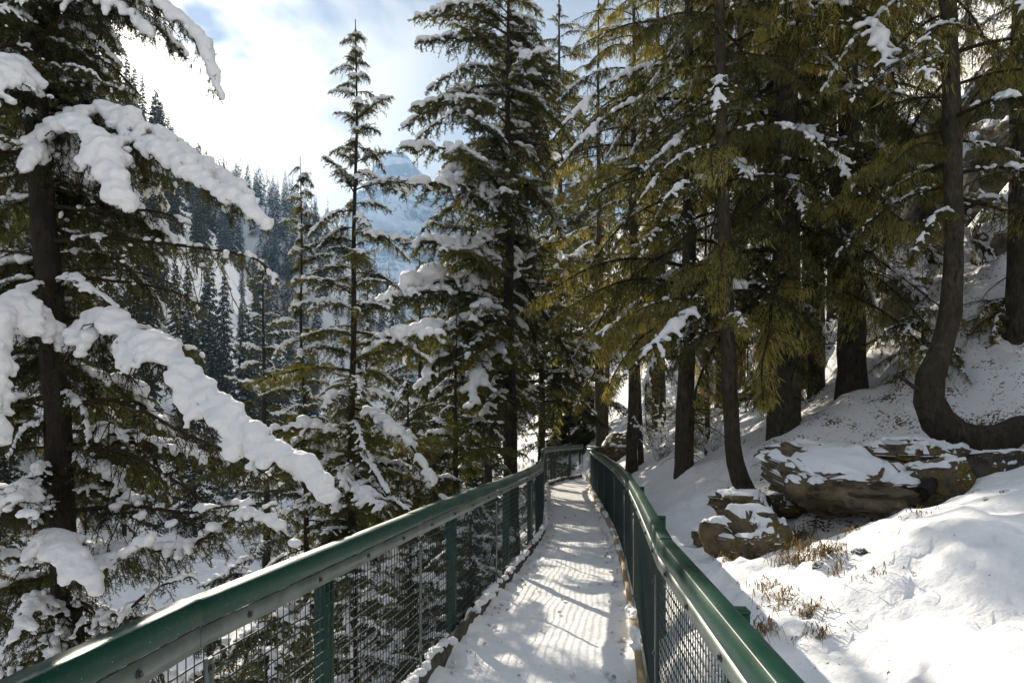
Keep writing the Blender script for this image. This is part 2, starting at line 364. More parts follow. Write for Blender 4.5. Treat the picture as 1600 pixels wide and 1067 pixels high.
def build_ground():
    def axis(lo, hi, c, n, k):
        a0 = np.arcsinh((lo-c)/k); a1 = np.arcsinh((hi-c)/k)
        return c+k*np.sinh(np.linspace(a0, a1, n))
    xs = axis(-470, 250, 2.4, 480, 2.2); ys = axis(-40, 2100, 5.0, 520, 3.0)
    X, Y = np.meshgrid(xs, ys, indexing='ij'); Z = height(X, Y)
    n, m = X.shape
    V = np.stack([X, Y, Z], -1).reshape(-1, 3)
    i = np.arange(n-1)[:, None]*m; j = np.arange(m-1)[None, :]
    F = np.stack([i+j, i+m+j, i+m+j+1, i+j+1], -1).reshape(-1, 4)
    me = mesh_from('ground', V, [(F, 0)], M['ground'], True)
    s = X-right_x(Y)
    lit = np.clip((s-.6)*.9, 0, 1)*np.clip((Y-5.6)/1.4, 0, 1)
    lit = np.maximum(lit, .42*np.clip(s*3, 0, 1))
    lit = np.where(s < 0, .55, lit)*np.clip(1.25-np.hypot(X, Y)/90, .35, 1)
    at = me.attributes.new('litter', 'FLOAT', 'POINT'); at.data.foreach_set('value', lit.astype(np.float32).ravel())
    return tag(obj('ground', me), 'snow covered canyon slopes littered with needles under the trees', 'ground', kind='structure')
build_ground()

def build_mountain():
    n, m = 130, 70
    px = np.linspace(500, 860, n); t = np.linspace(0, 1, m)
    sil_x = [500, 520, 545, 568, 585, 604, 622, 640, 655, 668, 690, 730, 790, 860]
    sil_y = [380, 362, 338, 300, 256, 241, 237, 244, 264, 284, 298, 318, 345, 380]
    top = np.interp(px, sil_x, sil_y)
    V = []
    D = 1500.0
    P, T = np.meshgrid(px, t, indexing='ij'); TP = np.interp(P, sil_x, sil_y)
    ztop = EYE+(HOR-TP)/FPX*D; z = ztop*(1-T**1.0)-20*T
    x = (P-800)/FPX*D
    y = D-T*520+60*fbm(x*.012, z*.012, 5, 3)*np.clip(T*6, 0, 1)+18*np.sin(z*.11+fbm(x*.01, z*.01, 2, 9)*2)*np.clip(T*6, 0, 1)
    z = z+7*fbm(x*.03, y*.02, 4, 8)
    V = np.stack([x, y, z], -1).reshape(-1, 3)
    back = np.stack([x[:, 0], np.full(n, D+500), np.full(n, -20.)], -1)
    i = np.arange(n-1)[:, None]*m; j = np.arange(m-1)[None, :]
    F = np.stack([i+j, i+j+1, i+m+j+1, i+m+j], -1).reshape(-1, 4)
    q = np.arange(n-1); Fb = np.stack([q*m, (q+1)*m, n*m+q+1, n*m+q], -1)
    me = mesh_from('mountain', np.vstack([V, back]), [(F, 0), (Fb, 0)], M['mountain'], True)
    tag(obj('mountain', me), 'pale snowy peak with layered cliffs far up the valley', 'mountain', kind='structure')
build_mountain()

# ------------------------------------------------------------------ snow lumps
def ico(sub):
    import bmesh
    bm = bmesh.new(); bmesh.ops.create_icosphere(bm, subdivisions=sub, radius=1)
    V = np.array([v.co for v in bm.verts]); F = np.array([[v.index for v in f.verts] for f in bm.faces]); bm.free()
    return V, F
ICO1, ICO2, ICO4, ICO5 = ico(1), ico(2), ico(5), ico(6)
def blobs(C, R, flat=.75, base=ICO1):
    """C (n,3) centres, R (n,) radii -> merged vertices and faces"""
    V0, F0 = base; C = np.asarray(C); R = np.asarray(R); n = len(C)
    V = C[:, None, :]+V0[None]*R[:, None, None]*np.array([1, 1, flat])
    F = F0[None]+(np.arange(n)*len(V0))[:, None, None]
    return V.reshape(-1, 3), F.reshape(-1, 3)
_tmp = []
def snow_mesh(name, C, R, voxel, flat=.75, smooth=4, mat=None):
    V, F = blobs(C, R, flat)
    me = mesh_from(name+'_raw', V, [(F, 0)], mat or M['snow'])
    o = bpy.data.objects.new(name+'_raw', me); COL.objects.link(o)
    r = o.modifiers.new('r', 'REMESH'); r.mode = 'VOXEL'; r.voxel_size = voxel; r.use_smooth_shade = True
    s = o.modifiers.new('s', 'SMOOTH'); s.factor = .5; s.iterations = smooth
    bpy.context.view_layer.update()
    dg = bpy.context.evaluated_depsgraph_get()
    out = bpy.data.meshes.new_from_object(o.evaluated_get(dg)); out.name = name
    nv = len(out.vertices); co = np.empty(nv*3, np.float32); no = np.empty(nv*3, np.float32)
    out.vertices.foreach_get('co', co); out.vertices.foreach_get('normal', no); co = co.reshape(-1, 3); no = no.reshape(-1, 3)
    k = float(np.median(R)); d = .26*k*fbm3(co/(k*2.6), 4, 5, .66)
    out.vertices.foreach_set('co', (co+no*d[:, None]).astype(np.float32).ravel()); out.update()
    bpy.data.objects.remove(o); bpy.data.meshes.remove(me)
    if len(out.materials) == 0: out.materials.append(mat or M['snow'])
    out.polygons.foreach_set('use_smooth', np.ones(len(out.polygons), dtype=bool))
    return out

# ------------------------------------------------------------------ conifer boughs
def unit(v): return v/(np.linalg.norm(v, axis=-1, keepdims=True)+1e-9)

def seg_prisms(g, P0, P1, R0, R1, m):
    """three sided prisms for many thin twigs at once"""
    d = unit(P1-P0); ref = np.where(np.abs(d[:, 2:3]) < .8, np.array([[0, 0, 1.]]), np.array([[1., 0, 0]]))
    A = unit(np.cross(d, ref)); B = np.cross(A, d)
    ring = []
    for P, R in ((P0, R0), (P1, R1)):
        for k in range(3):
            a = k*2*pi/3; ring.append(P+R[:, None]*(cos(a)*A+sin(a)*B))
    V = np.stack(ring, 1); n = len(P0)
    f = np.array([[0, 1, 4, 3], [1, 2, 5, 4], [2, 0, 3, 5]])
    g.add(V.reshape(-1, 3), (f[None]+(np.arange(n)*6)[:, None, None]).reshape(-1, 4), m)

def needles_on(g, P0, P1, step, length, width, rng, m, spread=.85, fwd=.55, up=.15):
    L = np.linalg.norm(P1-P0, axis=1); cnt = np.maximum(1, (L/step+rng.random(len(L))).astype(int))
    idx = np.repeat(np.arange(len(L)), cnt); t = rng.random(len(idx))
    p = P0[idx]+(P1-P0)[idx]*t[:, None]; d = unit((P1-P0)[idx])
    r = rng.standard_normal((len(idx), 3)); r -= (r*d).sum(1, keepdims=True)*d; r = unit(r)
    nd = unit(d*fwd+r*spread+np.array([0, 0, up])*rng.random((len(idx), 1)))
    side = unit(np.cross(nd, rng.standard_normal((len(idx), 3))))
    ln = length*(.65+.6*rng.random(len(idx)))[:, None]; w = width*(.7+.6*rng.random(len(idx)))[:, None]
    V = np.stack([p-side*w*.5, p+side*w*.5, p+nd*ln], 1)
    g.add(V.reshape(-1, 3), np.arange(len(idx)*3).reshape(-1, 3), m)

def bough_parts(rng, axis, sec_len=.5, spacing=.07, t0=.12, droop=.35, tert=.055, needle=(.020, .004, .0042),
                r0=.02, lichen=0, bare=0.0, side_ang=(32, 82), hang=0.0, under=0.0, tl=.42):
    """returns a Geo (0 bark, 1 needles, 2 lichen) and the twig polylines on which snow can lie"""
    A, L = resample(axis, 26); T = unit(np.gradient(A, axis=0))
    g = Geo(); tt = np.linspace(0, 1, 26)
    g.tube(A, r0*(1-.85*tt)+.002, 5, 0)
    S0, S1, SR = [], [], []; lines = [(A, 'main')]
    n = max(5, int(L/spacing)); side = 1
    for q in range(n):
        t = t0+(1-t0)*(q+rng.random()*.8)/n; t = min(t, .995)
        side = -side
        f = t*25; i = int(f); fr = f-i; p = A[i]*(1-fr)+A[min(i+1, 25)]*fr; d = T[min(i+(fr > .5), 25)]
        prof = (1-t)**.75*min(1.0, .45+(t-t0)*3.5)+.12
        if rng.random() < .10: continue
        ls = sec_len*prof*(.45+1.0*rng.random()**1.3)
        hor = unit(np.cross(d, np.array([0, 0, 1.])))*side
        al = radians(rng.uniform(*side_ang))
        d0 = unit(d*cos(al)+hor*sin(al)+np.array([0, 0, rng.uniform(-.35, .3)]))
        k = 7; ss = np.linspace(0, 1, k)
        pts = p+d0*(ss*ls)[:, None]*(1-.3*hang*ss)[:, None]; pts[:, 2] -= (droop+hang)*ls*ss**1.6*(.25+1.3*rng.random())
        pts[:, :2] += rng.standard_normal((k, 2))*.012*ls*ss[:, None]*3
        lines.append((pts, 'sec'))
        S0.append(pts[:-1]); S1.append(pts[1:]); SR.append(np.full(k-1, r0*.28*(.5+.5*(1-t))))
        m = max(2, int(ls/tert)); sd2 = 1
        for w in range(m):
            s = (w+.4+.5*rng.random())/m*.97; sd2 = -sd2
            f = s*(k-1); i = int(f); fr = f-i; pp = pts[i]*(1-fr)+pts[min(i+1, k-1)]*fr
            dd = unit(pts[min(i+1, k-1)]-pts[max(i-0, 0)] if i < k-1 else pts[-1]-pts[-2])
            hh = unit(np.cross(dd, np.array([0, 0, 1.])))*sd2
            a2 = radians(rng.uniform(25, 75)); lt = ls*tl*(1-.75*s)*(.4+1.1*rng.random())+.02
            e = unit(dd*cos(a2)+hh*sin(a2)+np.array([0, 0, rng.uniform(-.6, .2)-hang*.6]))
            p1 = pp+e*lt*.55; p2 = p1+unit(e+np.array([0, 0, -.25-hang*.8]))*lt*.45
            S0.append(np.stack([pp, p1])); S1.append(np.stack([p1, p2])); SR.append(np.full(2, .0018))
    for q in range(int(L*under)):                      # twigs hanging under the bough, clear of the snow
        t = rng.uniform(.15, .98); i = int(t*25); ll = rng.uniform(.10, .34)*(1.15-.6*t); k = 5
        dv = unit(np.array([rng.normal()*.5, rng.normal()*.5, -1.0])+T[i]*.5)
        pts = A[i]+dv*np.linspace(0, ll, k)[:, None]; pts[:, 2] -= .25*ll*np.linspace(0, 1, k)**2
        S0.append(pts[:-1]); S1.append(pts[1:]); SR.append(np.full(k-1, .002))
        for w in range(5):
            j = rng.integers(0, k-1); e = unit(rng.normal(0, 1, 3)+np.array([0, 0, -.9]))*ll*.4
            S0.append(pts[j:j+1]); S1.append(pts[j:j+1]+e); SR.append(np.array([.0016]))
    P0 = np.vstack(S0); P1 = np.vstack(S1); R = np.concatenate(SR)
    seg_prisms(g, P0, P1, R, R*.7, 0)
    keep = rng.random(len(P0)) >= bare
    tips = np.vstack([A[14:-1]]), np.vstack([A[15:]])
    needles_on(g, np.vstack([P0[keep], tips[0]]), np.vstack([P1[keep], tips[1]]), needle[2], needle[0], needle[1], rng, 1)
    if lichen:
        idx = rng.integers(0, len(P0), lichen); p = P0[idx]+(P1-P0)[idx]*rng.random((lichen, 1))
        # each strand: a short curtain of thin hanging threads
        for rep in range(6):
            q = p+rng.standard_normal(p.shape)*np.array([.035, .035, .01]); ln = (.02+.12*rng.random((lichen, 1))**1.8)
            sd = unit(rng.standard_normal(p.shape)*np.array([1, 1, .15]))*(.002+.0035*rng.random((lichen, 1)))
            sway = rng.standard_normal(p.shape)*np.array([.25, .25, 0])*ln
            V = np.stack([q-sd, q+sd, q+sway*.4-np.array([0, 0, 1])*ln*.55+sd*1.1, q+sway-np.array([0, 0, 1])*ln], 1)
            b = np.arange(lichen)[:, None]*4
            g.add(V.reshape(-1, 3), np.vstack([b+np.array([[0, 1, 2]]), b+np.array([[0, 2, 3]])]), 2)
    return g, lines

def snow_blobs(rng, lines, rm, rs, cover=.9, gap=3.0, t_start=.12, sink=.25, sec_cover=None, fill=0):
    """blob centres and radii lying on top of the twigs"""
    C, R = [], []
    ph = rng.random()*50
    for pts, kind in lines:
        P, L = resample(pts, 26 if kind == 'main' else 10)
        n = len(P); tt = np.linspace(0, 1, n)
        nz = vnoise(P[:, 0]*gap+ph, P[:, 1]*gap+P[:, 2]*gap-ph, 2)*.5+.5
        on = nz+.22*rng.standard_normal(n) < (cover if kind == 'main' or sec_cover is None else sec_cover)
        if kind == 'main':
            r = rm*(.55+.6*np.sin(np.clip(tt*1.05, 0, 1)*pi)**.6)*(.40+1.15*rng.random(n)**1.5)*(1+.45*vnoise(P[:, 0]*2.5+ph, P[:, 1]*2.5+P[:, 2]*3, 8)); on &= tt > t_start
            st = max(1, int(n*rm*.55/max(L, .01)))
        else:
            r = rs*(1.3-.7*tt)*(.6+.75*rng.random(n)); on &= tt < rng.uniform(.45, 1.0); st = max(1, int(n*rs*.6/max(L, .01)))
        sel = np.zeros(n, bool); sel[::st] = True; on &= sel
        c = P.copy(); c[:, 2] += r*(.75-sink); C.append(c[on]); R.append(r[on])
    if fill:                                           # drifts bridging neighbouring twigs
        secs = [p for p, k in lines if k == 'sec']; F, FR = [], []
        for q in range(fill):
            i = int(rng.integers(0, max(1, len(secs)-2))); a, b = secs[i], secs[min(i+2, len(secs)-1)]
            sv = rng.uniform(0, .72)*6; j = int(sv); fr = sv-j; w = rng.random()
            pa = a[j]*(1-fr)+a[min(j+1, 6)]*fr; pb = b[j]*(1-fr)+b[min(j+1, 6)]*fr
            if np.linalg.norm(pa-pb) > .35: continue
            r = rs*rng.uniform(.5, 1.25); c = pa*(1-w)+pb*w; c = c+np.array([0, 0, r*.45])
            if vnoise(np.array([c[0]*gap+ph]), np.array([c[1]*gap+c[2]*gap-ph]), 2)[0]*.5+.5 < cover: F.append(c); FR.append(r)
        if F: C.append(np.array(F)); R.append(np.array(FR))
    C = np.vstack(C); R = np.concatenate(R); return C, R

def gbough(seed, L, **kw):
    rng = np.random.default_rng(seed); n = 7; t = np.linspace(0, 1, n)
    sag = kw.pop('sag', .18); rise = kw.pop('rise', .10)
    ax = np.stack([L*t, np.cumsum(rng.standard_normal(n)*.02*L)*t, L*(rise*np.sin(t*pi*.9)-sag*t**2+.06*t**4)], 1)
    return bough_parts(rng, ax, **kw)

SPR, SPR_H, SPR_L, FIR, FIR_S, DRY = [], [], [], [], [], []
for k in range(6):                                     # spruce boughs with two loads of snow each
    g, ln = gbough(100+k, 1.5, sec_len=.44, spacing=.050, droop=.32, tert=.046, tl=.50, needle=(.032, .0075, .0042), hang=(.05, .25, .1, .3, .0, .2)[k], sag=(.10, .30, .18, .34, .06, .24)[k], under=16)
    SPR.append(g.mesh('spruce_bough', [M['twig'], M['needle']]))
    rng = np.random.default_rng(200+k)
    C, R = snow_blobs(rng, ln, .070, .044, .50, 4.6, .30, sink=.0, fill=110); C2, R2 = snow_blobs(rng, ln, .034, .029, .58, 9.0, .15, sink=-.35); C = np.vstack([C, C2]); R = np.r_[R, R2]; SPR_H.append(snow_mesh('bough_snow', C, R, .018, .62, 4))
    C, R = snow_blobs(rng, ln, .036, .030, .58, 8.0, .15, sink=-.35); SPR_L.append(snow_mesh('bough_snow_light', C, R, .014, .65, 3))
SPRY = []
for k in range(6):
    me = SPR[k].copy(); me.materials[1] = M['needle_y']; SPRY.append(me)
for k in range(8):                                     # fir boughs, some hung with lichen
    g, ln = gbough(300+k, 2.0, sec_len=.46, spacing=.060, droop=.40, tert=.044, tl=.30, needle=(.018, .0044, .0040), hang=(.05, .40, .15, .55, .1, .3, .25, .0)[k], lichen=(30, 420, 160, 460, 60, 200, 260, 20)[k], sag=.34, r0=.022, under=10)
    FIR.append(g.mesh('fir_bough', [M['twig'], M[('olive_d', 'olive', 'olive_d', 'olive', 'olive_d', 'olive_d', 'olive', 'olive_d')[k]], M['lichen']]))
    rng = np.random.default_rng(400+k)
    C, R = snow_blobs(rng, ln, .046, .028, .36, 4.0, .3, sec_cover=.28); C2, R2 = snow_blobs(rng, ln, .028, .024, .32, 9.0, .2, sink=-.2); C = np.vstack([C, C2]); R = np.r_[R, R2]; FIR_S.append(snow_mesh('fir_bough_snow', C, R, .017, smooth=2))
for k in range(3):                                     # dead lower boughs, nearly bare
    g, ln = gbough(500+k, 1.4, sec_len=.38, spacing=.10, droop=.25, tert=.10, needle=(.02, .005, .02), bare=.75, sag=.25, r0=.016)
    DRY.append(g.mesh('dead_bough', [M['twig'], M['needle']]))

def place_bough(root, me, snow, loc, az, pitch, roll, sc, name='bough'):
    o = bpy.data.objects.new(name, me); COL.objects.link(o); o.parent = root
    o.matrix_local = Matrix.Translation(loc) @ Matrix.Rotation(az, 4, 'Z') @ Matrix.Rotation(-pitch, 4, 'Y') @ Matrix.Rotation(roll, 4, 'X') @ Matrix.Diagonal((*sc, 1))
    if snow is not None:
        s = bpy.data.objects.new('snow', snow); COL.objects.link(s); s.parent = o; s['kind'] = 'stuff'
    return o

def trunk_mesh(P, R, k=10, mat='bark', flare=.0, seed=0, n=44):
    rng = np.random.default_rng(seed)
    Q, L = resample(P, n); tt = np.linspace(0, 1, n)
    P = np.asarray(P, float); al = np.r_[0, np.cumsum(np.linalg.norm(np.diff(P, axis=0), axis=1))]; rr = np.interp(tt, al/al[-1], R)
    if flare: rr = rr*(1+flare*np.exp(-tt*L/.35))
    g = Geo(); g.tube(Q, rr*(1+.05*np.sin(np.arange(n)*1.7+seed)*rng.random(n)), k, 0, .05, rng)
    return g.mesh('trunk', M[mat], True), Q, rr

def conifer(name, label, base, H, r, z0, prof, n, kind, snow_p, heavy=.5, cat='tree', group=None, seed=0, lean=(0, 0), dry=0,
            az_skip=None, pitch=(-.30, .25), mat='bark', flare=.25, trunk_pts=None, zmax=None, ysc=1.0, dens_pow=1.0, bright=0):
    rng = np.random.default_rng(seed+900)
    root = empty(name, base); tag(root, label, cat, group or ('spruces beside the walkway' if kind == 'spruce' else 'firs on the right bank'))
    if trunk_pts is None:
        hs = np.linspace(0, H, 8); w = np.cumsum(rng.standard_normal((8, 2))*.02*H/8, 0)
        P = np.stack([lean[0]*hs+w[:, 0], lean[1]*hs+w[:, 1], hs], 1); P[0, :2] = 0; P[0, 2] = -.4
        R = r*(1-np.linspace(0, 1, 8)*.93)
    else: P, R = trunk_pts
    me, Q, rr = trunk_mesh(P, R, 12, mat, flare, seed)
    t = obj('trunk', me, root)
    az = rng.random()*6.28
    for q in range(n):
        u = ((q+.5*rng.random())/n)**dens_pow
        z = z0+(min(H, zmax or H)*.985-z0)*u
        az += 2.399+rng.normal()*.35
        if az_skip is not None:
            tries = 0
            while az_skip(az % (2*pi), z) and tries < 12: az += 1.1; tries += 1
        rad = prof((z-z0)/(H-z0))*(.50+.75*rng.random())*(1+.35*float(vnoise(np.array([az % 6.283*.9]), np.array([z*.9]), seed)[0]))
        c = np.array([np.interp(z, Q[:, 2], Q[:, a]) for a in (0, 1)])
        pt = pitch[0]+(pitch[1]-pitch[0])*(z-z0)/(H-z0)+rng.normal()*.24
        i = int(rng.integers(0, 6)); sn = None
        if kind == 'spruce':
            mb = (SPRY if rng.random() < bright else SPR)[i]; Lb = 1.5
            if rng.random() < snow_p: sn = (SPR_H if rng.random() < heavy else SPR_L)[i]
        else:
            i = int(rng.integers(0, 8)); mb = FIR[i]; Lb = 2.0
            if rng.random() < snow_p: sn = FIR_S[i]
        sc = rad/Lb; sc3 = (sc, max(sc, .35)*ysc, max(sc, .42))
        place_bough(root, mb, sn, (c[0], c[1], z), az, pt, rng.normal()*.28, sc3)
    for q in range(dry):
        z = rng.uniform(.12, 1)*z0; az = rng.random()*6.28
        c = np.array([np.interp(z, Q[:, 2], Q[:, a]) for a in (0, 1)])
        sc = rng.uniform(.35, .8)*.8
        place_bough(root, DRY[q % 3], None, (c[0], c[1], z), az, rng.uniform(-.4, .1), 0, (sc, sc, sc), 'dead_branch')
    return root

# ------------------------------------------------------------------ railings and walkway
def rail_profile_mesh(p0, p1, prof, nrm, mat, name, ext=0.0, bev=None):
    """extrude a closed (offset, z) profile from p0 to p1"""
    d = unit(np.array([p1[0]-p0[0], p1[1]-p0[1]])); a = p0-d*ext; b = p1+d*ext
    V = [];
    for p in (a, b):
        for o, z in prof: V.append([p[0]+nrm[0]*o, p[1]+nrm[1]*o, z])
    k = len(prof)
    F = [[i, (i+1) % k, k+(i+1) % k, k+i] for i in range(k)]
    g = Geo(); g.add(V, F)
    c0 = np.mean(V[:k], 0); c1 = np.mean(V[k:], 0)
    g.add(np.vstack([V[:k], [c0]]), [[(i+1) % k, i, k] for i in range(k)]); g.add(np.vstack([V[k:], [c1]]), [[i, (i+1) % k, k] for i in range(k)])
    return g.mesh(name, M[mat])
def bolt_mesh():
    g = Geo(); g.tube([[0, 0, 0], [0, 0, .004]], .014, 12); g.tube([[0, 0, .004], [0, 0, .011]], .0085, 6)
    return g.mesh('bolt', M['bolt'], False)
BOLT = bolt_mesh()
TOPR = 1.12
def railing(name, label, ys, xf, inward, wood, seed):
    rng = np.random.default_rng(seed)
    pts = np.array([[float(xf(np.array(y))), y] for y in ys])
    root = empty(name, (pts[0][0], pts[0][1], 0)); tag(root, label, 'railing', 'green railings along the walkway')
    o0 = np.array([pts[0][0], pts[0][1], 0.0])
    def put(nm, me, par=root):
        o = obj(nm, me, par)
        if par is root: o.location = -o0
        return o
    for q in range(len(pts)-1):
        p0, p1 = pts[q], pts[q+1]; d = unit(p1-p0); nrm = np.array([d[1], -d[0]])*inward   # inward = towards the walkway
        L = np.linalg.norm(p1-p0)
        dip = .004*(q % 2)
        prof = [(-.030, 1.046-dip), (-.030, 1.117-dip), (-.027, 1.120-dip), (.030, 1.120-dip), (.034, 1.117-dip), (.042, 1.046-dip), (.039, 1.042-dip), (-.027, 1.040-dip)]
        put('top_rail', rail_profile_mesh(p0, p1, prof, nrm, 'green', 'top_rail', .012))
        # flat clamping bar under the rail
        bar = put('clamp_bar', rail_profile_mesh(p0, p1, [(.030, .966+dip), (.030, 1.036-dip), (.038, 1.036-dip), (.038, .966+dip)], nrm, 'bar', 'clamp_bar', -.004))
        R = Matrix(((d[0], 0, nrm[0]), (d[1], 0, nrm[1]), (0, 1, 0)))
        if p0[1] < 14:
            for w in range(4):
                c = p0+d*(L*(w+.5)/4)+nrm*.038
                b = obj('bolt', BOLT, bar); b.matrix_local = Matrix.Translation((c[0], c[1], 1.001)) @ R.to_4x4()
        # wire panel
        g = Geo(); a0 = p0+nrm*.026; a1 = p1+nrm*.026; wr = .0024
        for z in np.arange(.17, .995, .05): g.tube([[a0[0], a0[1], z], [a1[0], a1[1], z]], wr*1.5, 4, caps=False)
        b0 = a0+nrm*.004
        for w in np.arange(.03, L, .05):
            c = b0+d*w; g.tube([[c[0], c[1], .14], [c[0], c[1], 1.0]], wr*.85, 4, caps=False)
        put('wire_panel', g.mesh('wire_panel', M['wire']))
        # panel stiles: narrow flat strips, and the posts behind
        for w, wd in ((0.0, .045 if q < 2 else .034),):
            c = p0+d*(L*w+.03); g = Geo()
            rot = np.array([[d[0], nrm[0], 0], [d[1], nrm[1], 0], [0, 0, 1]])
            cc = c+nrm*(.049 if w == 0 else .040); hh = .80
            g.box((cc[0], cc[1], .13+hh/2), (wd, .006, hh), 0, rot)
            st = put('panel_strip', g.mesh('panel_strip', M['bar']))
            if w == 0 and p0[1] < 14:
                for z in (.22, .55, .90):
                    b = obj('bolt', BOLT, st); ce = c+nrm*.052; b.matrix_local = Matrix.Translation((ce[0], ce[1], z)) @ R.to_4x4()
        g = Geo(); pc = p0+d*L*.5-nrm*.072
        rot = np.array([[d[0], nrm[0], 0], [d[1], nrm[1], 0], [0, 0, 1]])
        g.box((pc[0], pc[1], .06), (.07, .07, 2.0), 0, rot); g.box((pc[0], pc[1], 1.0645), (.074, .074, .008), 0, rot)
        g.box((pc[0]+nrm[0]*.045, pc[1]+nrm[1]*.045, 1.0), (.05, .02, .05), 0, rot)
        put('post', g.mesh('post', M['green']))
        kb = [(.045, -.06), (.045, .125), (.085, .125), (.085, -.06)]
        put('kick_board', rail_profile_mesh(p0, p1, kb, nrm, wood, 'kick_board', -.003))
        # clumps of snow left on the kick board
        C, Rr = [], []
        for w in np.arange(.05, L-.05, .045):
            if vnoise(np.array([w*2.3+q*9+seed]), np.array([seed*1.0]), 4)[0] > (-.15 if inward > 0 else .25):
                c = p0+d*w+nrm*(.07+rng.normal()*.018); C.append([c[0], c[1], .125+.012*rng.random()]); Rr.append(.022+.028*rng.random())
        if len(C) > 3:
            o = put('curb_snow', snow_mesh('curb_snow', np.array(C), np.array(Rr), .014, .7, 2)); o['kind'] = 'stuff'
    return root
LEFT_POSTS = [-.4, 2.3, 4.7, 7.3, 9.8, 11.8, 14.4, 17.2, 20.0, 21.4, 23.2, 25.0, 26.5]
RIGHT_POSTS = [-.8, 1.2, 3.6, 6.3, 8.6, 11.2, 14.0, 16.2, 18.4, 20.5, 22.2, 23.6]
railing('walkway_railing', 'green metal railing with wire mesh on the canyon side of the snowy walkway, at left', LEFT_POSTS, left_x, 1, 'wood_g', 3)
railing('walkway_railing', 'green metal railing with wire mesh on the rocky hillside of the walkway, at right', RIGHT_POSTS, right_x, -1, 'wood', 8)

def walkway():
    # centre line parameter: match points of both edges
    ly = np.concatenate([np.linspace(-.8, 20, 420), np.linspace(20.1, 26.4, 80)])
    ry = np.concatenate([np.linspace(-.8, 19.2, 420), np.linspace(19.25, 23.4, 80)])
    lx, rx = np.interp(ly, LY, LX), np.interp(ry, RY, RX)
    m = 34; s = np.linspace(0, 1, m)
    X = lx[:, None]*(1-s)+rx[:, None]*s; Y = ly[:, None]*(1-s)+ry[:, None]*s
    ed = np.minimum(s, 1-s)[None, :]
    Z = .012*fbm(X*2.2, Y*2.2, 4, 2)+.006*np.abs(fbm(X*5.5, Y*4.0, 3, 31))+.018*fbm(X*6, Y*6, 3, 12)*np.exp(-ed*9)+.06*np.exp(-ed*14)*(1+1.3*vnoise(X*6, Y*6, 6)+.6*vnoise(X*15, Y*15, 8))
    n = len(ly); V = np.stack([X, Y, Z], -1).reshape(-1, 3)
    i = np.arange(n-1)[:, None]*m; j = np.arange(m-1)[None, :]
    F = np.stack([i+j, i+j+1, i+m+j+1, i+m+j], -1).reshape(-1, 4)
    w = obj('walkway', mesh_from('walkway', V, [(F, 0)], M['path'], True))
    tag(w, 'narrow walkway deck covered in trodden white snow between the green railings', 'walkway', kind='structure')
    V2 = np.vstack([V-np.array([0, 0, .11]), V-np.array([0, 0, .30])]); k = n*m
    e0 = np.arange(n-1)*m; e1 = e0+m-1
    F2 = np.vstack([F, F[:, ::-1]+k, np.stack([e0, e0+m, e0+m+k, e0+k], -1), np.stack([e1, e1+k, e1+m+k, e1+m], -1)])
    obj('deck', mesh_from('deck', V2, [(F2, 0)], M['deck']), w)
walkway()
def crumbs():
    rng = np.random.default_rng(19); n = 260; y = 2.0+15*rng.random(n)**1.4; w = rng.random(n); w = np.where(rng.random(n) < .65, np.where(w < .5, w*.28, 1-(1-w)*.28), w)
    x = np.interp(y, LY, LX)*(1-w)+np.interp(y, RY, RX)*w; x = x+np.where(w < .5, .12, -.12)*(np.abs(w-.5) > .4)
    r = rng.uniform(.006, .022, n); V, F = blobs(np.stack([x, y, .028+0*x], 1), r, .7, ICO2)
    V = V+.004*np.random.default_rng(3).standard_normal(V.shape)
    tag(obj('snow_crumbs', mesh_from('snow_crumbs', V, [(F, 0)], M['snow'], True)), 'small crumbs of snow scattered along the walkway edges', 'snow', kind='stuff')
    n = 520; y = 2.0+14*rng.random(n); w = rng.random(n); x = np.interp(y, LY, LX)*(1-w)+np.interp(y, RY, RX)*w
    a = rng.random(n)*6.28; d = np.stack([np.cos(a), np.sin(a), 0*a], 1)*rng.uniform(.008, .03, (n, 1)); sd = np.stack([-np.sin(a), np.cos(a), 0*a], 1)*.0022
    c = np.stack([x, y, .03+0*x], 1); V = np.stack([c-d-sd, c-d+sd, c+d+[0, 0, .006]], 1).reshape(-1, 3)
    tag(obj('needle_litter', mesh_from('needle_litter', V, [(np.arange(n*3).reshape(-1, 3), 0)], M['twig'])), 'fallen needles and bark bits lying on the walkway snow', 'litter', kind='stuff')
crumbs()

